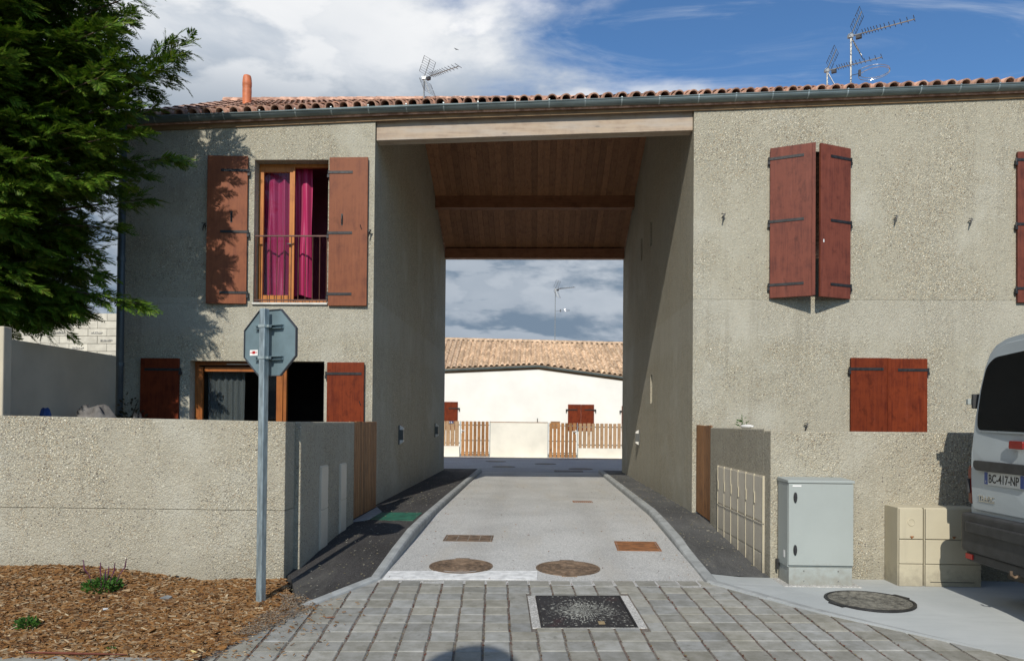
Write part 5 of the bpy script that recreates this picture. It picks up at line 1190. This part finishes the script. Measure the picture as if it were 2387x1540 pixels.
# ------------------------------------------------------------------ lettering
def text(name, s, mat, height, width, M, loc, parent, depth=.0015, bold=.0):
    cu_ = bpy.data.curves.new('lettering', 'FONT'); cu_.body = s; cu_.size = 1; cu_.extrude = .004; cu_.offset = bold; cu_.align_x = 'CENTER'; cu_.align_y = 'CENTER'; cu_.resolution_u = 3
    to = bpy.data.objects.new('lettering', cu_); COL.objects.link(to); dg = bpy.context.evaluated_depsgraph_get(); dg.update()
    me = bpy.data.meshes.new_from_object(to.evaluated_get(dg)); bpy.data.objects.remove(to)
    vs = np.array([v.co[:] for v in me.vertices]); lo, hi = vs.min(0), vs.max(0); c = (lo + hi) / 2
    for v in me.vertices: v.co = M @ Vector(((v.co.x - c[0]) * width / (hi[0] - lo[0]), (v.co.y - c[1]) * height / (hi[1] - lo[1]), (v.co.z - c[2]) / (hi[2] - lo[2]) * depth))
    me.materials.clear(); me.materials.append(mat); me.name = name
    return link(name, me, parent, loc)
MFRONT = Matrix(((1, 0, 0), (0, 0, -1), (0, 1, 0)))
text('digits', '13.', M_WHITE, .066, .13, MFRONT, (-3.255, 28.5985, 1.317), np_, .002, .02)

# ------------------------------------------------------------------ the van, parked along the wall, tail towards us
YC = 5.80; ZG = -.245
van = thing('van', 'pale grey white van by the picture edge, its rear doors and number plate showing', 'van', (6.3, YC, ZG))
HWZ = [(.22, .93), (.34, .958), (.60, .968), (1.10, .968), (1.38, .952), (1.62, .920), (1.84, .868), (1.96, .81), (2.03, .73), (2.075, .58), (2.095, .30)]
def vsec(x):
    zr = itp(x, [3.9, 7.0, 7.55, 8.05, 8.3, 8.6, 8.76], [2.10, 2.09, 1.78, 1.32, 1.18, 1.0, .72]); ws = itp(x, [3.9, 3.925, 3.97, 4.1, 7.4, 8.2, 8.6, 8.76], [.968, .988, .997, 1, 1, .97, .90, .80])
    pts = []
    for (z, h) in HWZ:
        zz = z if zr > 2.08 else (.10 + (z - .10) * (zr - .10) / 2.0 if zr < 1.25 else (z if z < 1.15 else 1.15 + (z - 1.15) * (zr - 1.15) / .945))
        pts.append((h * ws, zz))
    return [(YC + h, z) for h, z in pts] + [(YC - h, z) for h, z in pts[::-1]]
def xrear(z): return .075 * max(0, z - 1.05)
mb = MB(); xs = [3.90, 3.912, 3.94, 3.99, 4.1, 4.6, 5.6, 6.6, 7.0, 7.25, 7.55, 7.8, 8.05, 8.3, 8.5, 8.65, 8.76]; m = 2 * len(HWZ)
for x in xs:
    k = max(0, 1 - (x - 3.90) / .5)
    mb.v += [(x + xrear(z) * k, y, z) for (y, z) in vsec(x)]
for j in range(len(xs) - 1):
    for i in range(m): mb.f.append((j * m + i, j * m + (i + 1) % m, (j + 1) * m + (i + 1) % m, (j + 1) * m + i)); mb.m.append(0)
mb.f += [tuple(range(m))[::-1], tuple(range((len(xs) - 1) * m, len(xs) * m))]; mb.m += [0, 0]
body = obj('body', mb, M_VAN, van)
for p in body.data.polygons: p.use_smooth = len(p.vertices) == 4
def rearp(y, z, d): return (3.90 - d + xrear(z), y, z)
def rear_plate(name, pts, d0, d1, mat, parent, bev=.0):
    n = len(pts); vs = [rearp(y, z, d0) for y, z in pts] + [rearp(y, z, d1) for y, z in pts]
    return obj(name, MB().add(vs, [tuple(range(n)), tuple(range(n, 2 * n))[::-1]] + [(i, (i + 1) % n, n + (i + 1) % n, n + i) for i in range(n)]), mat, parent, bev)
def rounded(pts, r, k=5):
    out = []; n = len(pts)
    for i in range(n):
        p = Vector(pts[i]); a = (Vector(pts[i - 1]) - p); b = (Vector(pts[(i + 1) % n]) - p); ra = min(r, a.length * .45, b.length * .45); a = p + a.normalized() * ra; b = p + b.normalized() * ra
        for j in range(k + 1): t_ = j / k; out.append(tuple(a * (1 - t_) ** 2 + p * 2 * t_ * (1 - t_) + b * t_ ** 2))
    return out
DOOR = [(5.812, .60), (6.690, .60), (6.715, .85), (6.715, 1.15), (6.700, 1.40), (6.665, 1.64), (6.605, 1.86), (6.52, 1.98), (6.36, 2.035), (5.812, 2.055)]
WIN = [(5.89, 1.285), (6.640, 1.300), (6.655, 1.42), (6.630, 1.66), (6.575, 1.86), (6.47, 1.925), (5.89, 1.955)]
mir = lambda pts: [(2 * YC - y, z) for y, z in pts][::-1]
for s in (1, -1):
    f_ = (lambda q: q) if s > 0 else mir
    d = rear_plate('rear_door', rounded(f_(DOOR), .05), -.02, .018, M_VAN, van, .006)
    rear_plate('window_seal', rounded(f_([(5.876, 1.270), (6.654, 1.284), (6.670, 1.42), (6.644, 1.667), (6.588, 1.872), (6.475, 1.940), (5.876, 1.970)]), .07), .0185, .0225, M_CHROME if False else M_VAN, d, .002)
    rear_plate('window', rounded(f_(WIN), .07), .0230, .0255, M_VGLASS, d)
    for z in (1.555, .80):
        yb = YC + s * .925 if z > 1 else YC + s * .945
        mb = MB().box(3.90 + xrear(z) - .03, 3.99 + xrear(z), min(yb, yb + s * .035), max(yb, yb + s * .035), z - .065, z + .065); h_ = obj('door_hinge', mb, M_VANP, d, .008)
        if z > 1: obj('hinge_cap', MB().box(3.905 + xrear(z) - .06, 3.95 + xrear(z), min(yb + s * .036, yb + s * .075), max(yb + s * .036, yb + s * .075), z - .030, z + .022), M_CAB, h_, .006)
    if s > 0:
        rear_plate('plate_lamp_bar', rounded([(5.83, .945), (6.60, .95), (6.635, .985), (6.625, 1.035), (5.83, 1.028)], .02), .0185, .052, M_VANP, d, .006)
        rear_plate('brake_lamp', rounded([(6.01, 1.148), (6.185, 1.15), (6.185, 1.216), (6.01, 1.214)], .015), .0185, .034, simple('brake_lamp_red', (.22, .015, .012), .25, 0, .05), d, .004)
        pl = rear_plate('number_plate', rounded([(5.985, .832), (6.512, .832), (6.512, .944), (5.985, .944)], .008), .0185, .024, M_PLATE, d)
        rear_plate('plate_band', [(6.462, .836), (6.508, .836), (6.508, .940), (6.462, .940)], .0242, .0252, M_EUBLUE, pl); rear_plate('plate_band', [(5.989, .836), (6.035, .836), (6.035, .940), (5.989, .940)], .0242, .0252, M_EUBLUE, pl)
        MB_ = Matrix(((0, 0, -1), (-1, 0, 0), (0, 1, 0)))
        text('plate_lettering', 'BC-417-NP', M_BLACK, .074, .395, MB_, (3.90 - .0255, 6.249, .888), pl, .001, .012)
        text('plate_mark', 'F', M_PLATE, .02, .012, MB_, (3.90 - .0257, 6.485, .858), pl, .0006)
        text('badge', 'TRAFIC', M_CHROME, .042, .225, MB_, (3.90 - .021, 6.485, .712), d, .005, .01)
        rear_plate('badge_bar', [(6.37, .680), (6.60, .680), (6.60, .686), (6.37, .686)], .0185, .022, M_CHROME, d)
    rear_plate('tail_lamp', rounded(f_([(6.722, .64), (6.775, .66), (6.782, .95), (6.760, .985), (6.724, .97)]), .015), -.12, .006, M_TAIL, van, .004)
    mb = MB(); yb = YC + s * .962; mb.prism(rounded([(7.25, 1.25), (7.95, 1.25), (7.55, 1.62), (7.25, 1.66)], .05), min(yb - s * .06, yb - s * .005), max(yb - s * .06, yb - s * .005), 'y'); obj('side_window', mb, M_VGLASS, van)
    mb = MB().box(7.55, 7.68, min(YC + s * .98, YC + s * 1.17), max(YC + s * .98, YC + s * 1.17), 1.20, 1.46); obj('wing_mirror', mb, M_VANP, van, .02)
    obj('headlamp', MB().hexa([(8.45, YC + s * .62, .78), (8.66, YC + s * .50, .78), (8.70, YC + s * .78, .78), (8.50, YC + s * .86, .78), (8.40, YC + s * .62, .98), (8.58, YC + s * .50, .95), (8.60, YC + s * .76, .95), (8.42, YC + s * .86, 1.0)]), M_CHROME, van)
    for x in (4.85, 7.85):
        yw = YC + s * .80; zc_ = ZG + .33
        w_ = obj('wheel', MB().prism([(x + .33 * math.cos(6.283 * k / 28), zc_ + .33 * math.sin(6.283 * k / 28)) for k in range(28)], yw - .10, yw + .10, 'y'), M_TYRE, van, .03)
        obj('wheel_rim', MB().prism([(x + .21 * math.cos(6.283 * k / 20), zc_ + .21 * math.sin(6.283 * k / 20)) for k in range(20)], yw - .105, yw + .105, 'y'), M_GALV, w_, .01)
        obj('wheel_arch', MB().prism([(x + .40 * math.cos(math.pi * k / 16), zc_ + .40 * math.sin(math.pi * k / 16)) for k in range(17)], YC + s * .972 - .006, YC + s * .972 + .006, 'y'), M_VANP, van)
def plan(x0, x1, hw, r, k=7):
    out = [(x1, YC + hw)]
    for j in range(k + 1): a_ = math.pi / 2 + math.pi / 2 * j / k; out.append((x0 + r + r * math.cos(a_), YC + hw - r + r * math.sin(a_)))
    for j in range(k + 1): a_ = math.pi + math.pi / 2 * j / k; out.append((x0 + r + r * math.cos(a_), YC - hw + r + r * math.sin(a_)))
    return out + [(x1, YC - hw)]
bp = obj('rear_bumper', MB().prism(plan(3.795, 4.30, .995, .12), .235, .565, 'z'), M_VANP, van, .02)
obj('bumper_step', MB().prism(plan(3.775, 3.93, .86, .06), .41, .50, 'z'), M_VANP, bp, .012)
obj('bumper_skirt', MB().prism(plan(3.825, 4.25, .97, .12), .15, .233, 'z'), M_VANP, bp, .015)
for s in (1, -1): obj('reflector', MB().box(3.815, 3.83, YC + s * .83 - .05, YC + s * .83 + .05, .17, .215), M_TAIL if False else M_RED, bp)
obj('tow_eye', MB().tube([(3.86, 5.98, .17), (3.80, 5.98, .14), (3.77, 5.98, .16), (3.77, 5.98, .19)], .011, 8), M_COVER, van)
obj('exhaust', MB().tube([(3.92, 5.35, .08), (4.9, 5.35, .08)], .03, 10), M_RUST, van)
obj('underbody', MB().box(4.1, 8.5, YC - .75, YC + .75, .02, .14), M_BLACK, van)
obj('front_bumper', MB().prism([(2 * 6.33 - x, y) for x, y in plan(3.84, 4.3, .95, .25)][::-1], .10, .55, 'z'), M_VANP, van, .02)
obj('windscreen', MB().hexa([(7.20, YC - .74, 1.955), (8.06, YC - .82, 1.32), (8.06, YC + .82, 1.32), (7.20, YC + .74, 1.955), (7.22, YC - .74, 1.99), (8.09, YC - .82, 1.345), (8.09, YC + .82, 1.345), (7.22, YC + .74, 1.99)]), M_VGLASS, van)

# ------------------------------------------------------------------ made-up globe on a post, added behind the viewpoint to cast the round shadow
lp = thing('shadow_caster', 'unseen globe on a post added behind the viewpoint to cast a round shadow', 'shadow caster', (-1.40, -1.5, -.67))
obj('post', MB().tube([(-1.40, -1.5, -.67), (-1.40, -1.5, 1.2), (-1.40, -1.5, 4.05)], [.06, .05, .04], 12), M_PIPE, lp)
obj('base', MB().lathe([(.16, 0), (.16, .04), (.08, .12), (.06, .25)], (-1.40, -1.5, -.67), 16), M_PIPE, lp)
obj('globe', MB().lathe([(.001, -.33)] + [(.33 * math.sin(math.pi * k / 14), -.33 * math.cos(math.pi * k / 14)) for k in range(1, 14)] + [(.001, .33)], (-1.40, -1.5, 4.36), 24), M_WHITE, lp, smooth=True)

# ------------------------------------------------------------------ the conifer
TX, TY = -7.35, 8.95
tree = thing('conifer_tree', 'large dark green conifer with feathery drooping sprays overhanging the garden wall', 'tree', (TX, TY, -.2))
obj('trunk', MB().tube([(TX, TY, -.3), (TX + .03, TY, 2), (TX - .05, TY + .03, 5), (TX, TY, 7.5), (TX, TY, 9.3)], [.24, .20, .15, .08, .02], 12), M_BARK, tree, smooth=True)
limbs = MB(); SP, SO, SS = [], [], []           # spray bases, frames, sizes
def spray_at(p, d, size):
    d = d.normalized(); nrm = Vector((rg.normal(.05, .6), rg.normal(-.55, .6), .85)); nrm = (nrm - d * nrm.dot(d)).normalized(); sx = d.cross(nrm)
    SP.append(p[:]); SO.append((sx[:], d[:], nrm[:])); SS.append(size)
def branch(o, tip, sag=.15, twl=.55, n=15, r0=.028, t0=.28):
    o, tip = Vector(o), Vector(tip); c = (o + tip) / 2 + Vector((0, 0, sag)); P = lambda t: o * (1 - t) ** 2 + c * 2 * t * (1 - t) + tip * t ** 2
    path = [P(k / 6) for k in range(7)]; limbs.tube(path, [r0 * (1 - .88 * k / 6) for k in range(7)], 5, cap=False)
    for k in range(n):
        t = t0 + (1 - t0) * (k + rg.uniform(-.3, .3)) / n; t = min(.99, max(t0, t)); p = P(t); tg = (P(min(1, t + .03)) - P(max(0, t - .03))).normalized()
        sd_ = tg.cross(Vector((0, 0, 1))).normalized() * (1 if k % 2 else -1)
        L = twl * (1.0 - .62 * t) * rg.uniform(.75, 1.2)
        d = (tg * .80 + sd_ * .72 + Vector((0, 0, rg.normal(.02, .28)))).normalized()
        m_ = max(2, int(L / .105))
        for j in range(m_):
            u = (j + .6) / m_; q = p + d * L * u + Vector((0, 0, -.16 * L * u * u))
            for sgn in (1, -1):
                dd = d * .85 + d.cross(Vector((0, 0, 1))) * sgn * rg.uniform(.35, .8) + Vector((rg.normal(0, .15), rg.normal(0, .15), rg.normal(-.08, .25)))
                spray_at(q, dd, rg.uniform(.13, .21) * (1.05 - .3 * u))
        spray_at(p + d * L + Vector((0, 0, -.16 * L)), d + Vector((0, 0, -.1)), .20)
    spray_at(P(.97), (P(1) - P(.93)), .26); spray_at(P(.90), (P(1) - P(.86)), .24)
def RZ_(z): return itp(z, [1.8, 2.4, 3.2, 4.2, 5.5, 6.5, 7.5, 8.5, 9.4], [1.0, 1.3, 1.55, 1.75, 1.85, 1.85, 1.5, 1.0, .2])
for i in range(620):
    h = 2.55 + 6.6 * ((i + rg.random()) / 620) ** 1.15; az = rg.uniform(0, 6.283)
    front = math.cos(az - R(-50))             # towards the street and the house
    if front < -.35 and rg.random() < .6: continue
    rr = RZ_(h) * rg.uniform(.72, 1.06); el = itp(h, [2, 4, 6.5, 9], [-.10, .12, .35, .6]) + rg.normal(0, .10)
    tip = [TX + rr * math.cos(az), TY + rr * math.sin(az), h + rr * el]
    if tip[0] > -6.75 and tip[1] > 10.35: tip[1] = 10.35 - rg.uniform(0, .5)
    if tip[2] < 2.6: tip[2] = 2.6 + rg.uniform(0, .25)
    branch((TX, TY, h - .12 * rr), tip, rg.uniform(.05, .28), rg.uniform(.5, .75), int(7 + rr * 5))
# limbs that make the outline on the house side
for (tip, o, sag, tw, n, t0) in [
    ((-4.55, 9.75, 6.50), (TX, TY, 4.75), -.42, .66, 34, .35), ((-4.75, 9.6, 5.95), (TX, TY, 4.5), -.15, .58, 22, .4), ((-4.62, 9.7, 6.22), (TX, TY, 4.6), -.35, .55, 22, .5), ((-5.0, 9.2, 6.55), (TX, TY, 5.5), .0, .5, 20, .25),
    ((-4.80, 9.3, 6.95), (TX, TY, 5.7), .0, .6, 22, .25), ((-5.15, 9.0, 6.25), (TX, TY, 5.2), .05, .5, 18, .25), ((-5.0, 9.9, 5.55), (TX, TY, 4.3), .0, .5, 16, .4),
    ((-4.80, 10.2, 5.02), (TX, TY, 4.2), .02, .34, 16, .5), ((-5.25, 10.1, 4.75), (TX, TY, 4.0), .1, .42, 16, .35), ((-5.02, 9.8, 4.30), (TX, TY, 3.6), .12, .36, 16, .5),
    ((-5.45, 9.8, 4.45), (TX, TY, 3.9), .12, .45, 16, .3), ((-5.40, 9.7, 3.88), (TX, TY, 3.6), .15, .42, 16, .35), ((-5.62, 9.6, 3.5), (TX, TY, 3.4), .2, .45, 16, .3),
    ((-5.50, 9.55, 3.25), (TX, TY, 3.2), .22, .36, 18, .35), ((-5.16, 9.7, 2.86), (TX, TY, 3.0), .16, .28, 22, .4), ((-5.85, 9.2, 2.72), (TX, TY, 2.95), .22, .34, 16, .35),
    ((-6.05, 8.9, 2.55), (TX, TY, 2.85), .22, .34, 14, .35), ((-6.3, 8.5, 2.5), (TX, TY, 2.85), .2, .36, 12, .3), ((-6.15, 7.9, 2.9), (TX, TY, 3.2), .15, .45, 14, .25), ((-6.25, 7.6, 3.5), (TX, TY, 3.6), .15, .55, 14, .25),
    ((-5.75, 8.2, 4.0), (TX, TY, 3.9), .1, .55, 16, .25), ((-5.65, 8.3, 4.8), (TX, TY, 4.4), .1, .55, 16, .25), ((-5.55, 8.4, 5.6), (TX, TY, 5.0), .1, .55, 16, .25), ((-5.7, 8.0, 6.2), (TX, TY, 5.5), .1, .55, 16, .25)]:
    tip = (tip[0] - (.24 if tip[2] > 3.1 else .12), tip[1], tip[2] - (.10 if tip[2] > 6 else 0))
    branch(o, tip, sag, tw, n, .035, t0)
for tip, h in (((-5.08, 8.85, 5.70), 4.9), ((-5.12, 8.65, 6.05), 5.2), ((-5.05, 8.9, 5.20), 4.6), ((-5.02, 9.1, 4.95), 4.4), ((-5.25, 8.8, 4.75), 4.2), ((-5.2, 8.6, 5.4), 4.7), ((-5.35, 8.8, 4.3), 3.9)):
    branch((TX, TY, h), tip, .05, .40, 22, .03, .35)
obj('limbs', limbs, M_BARK, tree, recalc=False)
def crown():
    # template: a flat feathery spray, axis along +y, scale leaves as slim diamonds
    T = []; K = 3
    for v_ in range(K):
        q = []
        n = 11
        for k in range(n):
            t = .08 + .9 * k / (n - 1)
            for s in (1, -1):
                L = (.42 * (1 - t) ** .75 + .10) * rg.uniform(.75, 1.2); a_ = rg.uniform(.55, .85); w_ = .030 + .022 * (1 - t)
                b0 = np.array((0, t, -.25 * t * t)); d = np.array((math.sin(a_) * s, math.cos(a_), rg.uniform(-.25, .05))); sd_ = np.array((d[1], -d[0], 0)) * w_
                q.append([b0, b0 + d * L * .45 + sd_, b0 + d * L, b0 + d * L * .45 - sd_ + np.array((0, 0, -.02))])
        q.append([np.array((0, 0, 0)), np.array((.02, .5, -.06)), np.array((0, 1.05, -.27)), np.array((-.02, .5, -.06))])
        T.append(np.array(q))
    P = np.array(SP); O = np.array(SO); Sz = np.array(SS); N = len(P); V = []
    for v_ in range(K):
        idx = np.arange(v_, N, K); t = T[v_]
        V.append((np.einsum('qpi,nij->nqpj', t, O[idx]) * Sz[idx][:, None, None, None] * 1.25 + P[idx][:, None, None, :]).reshape(-1, 3))
    V = np.concatenate(V) - np.array((TX, TY, -.2)); nv = len(V); nf = nv // 4
    me = bpy.data.meshes.new('crown'); me.vertices.add(nv); me.vertices.foreach_set('co', V.astype(np.float32).ravel())
    me.loops.add(nv); me.loops.foreach_set('vertex_index', np.arange(nv, dtype=np.int32)); me.polygons.add(nf)
    me.polygons.foreach_set('loop_start', np.arange(0, nv, 4, dtype=np.int32)); me.polygons.foreach_set('loop_total', np.full(nf, 4, np.int32))
    me.materials.append(M_FOL); me.update(calc_edges=True); me.validate()
    print('sprays', N, 'faces', nf); return link('crown', me, tree)
crown()

# repeats share a group phrase
GROUPS = {'manhole_cover': 'round manhole covers', 'drain_cover': 'oblong drain covers', 'drain_grate': 'drain grates', 'low_wall': 'low pebble concrete garden walls', 'side_gate': 'upright plank side gates',
          'slat_gate': 'far slatted gates', 'slat_fence': 'far slatted fences', 'weed_tuft': 'small weeds', 'covered_heap': 'bundles behind the low wall', 'curtain': 'magenta curtains of the upper window', 'twig': 'stray twigs'}
for o in list(COL.objects):
    b = o.name.split('.')[0]
    if o.get('category') and b in GROUPS and not o.get('group'): o['group'] = GROUPS[b]
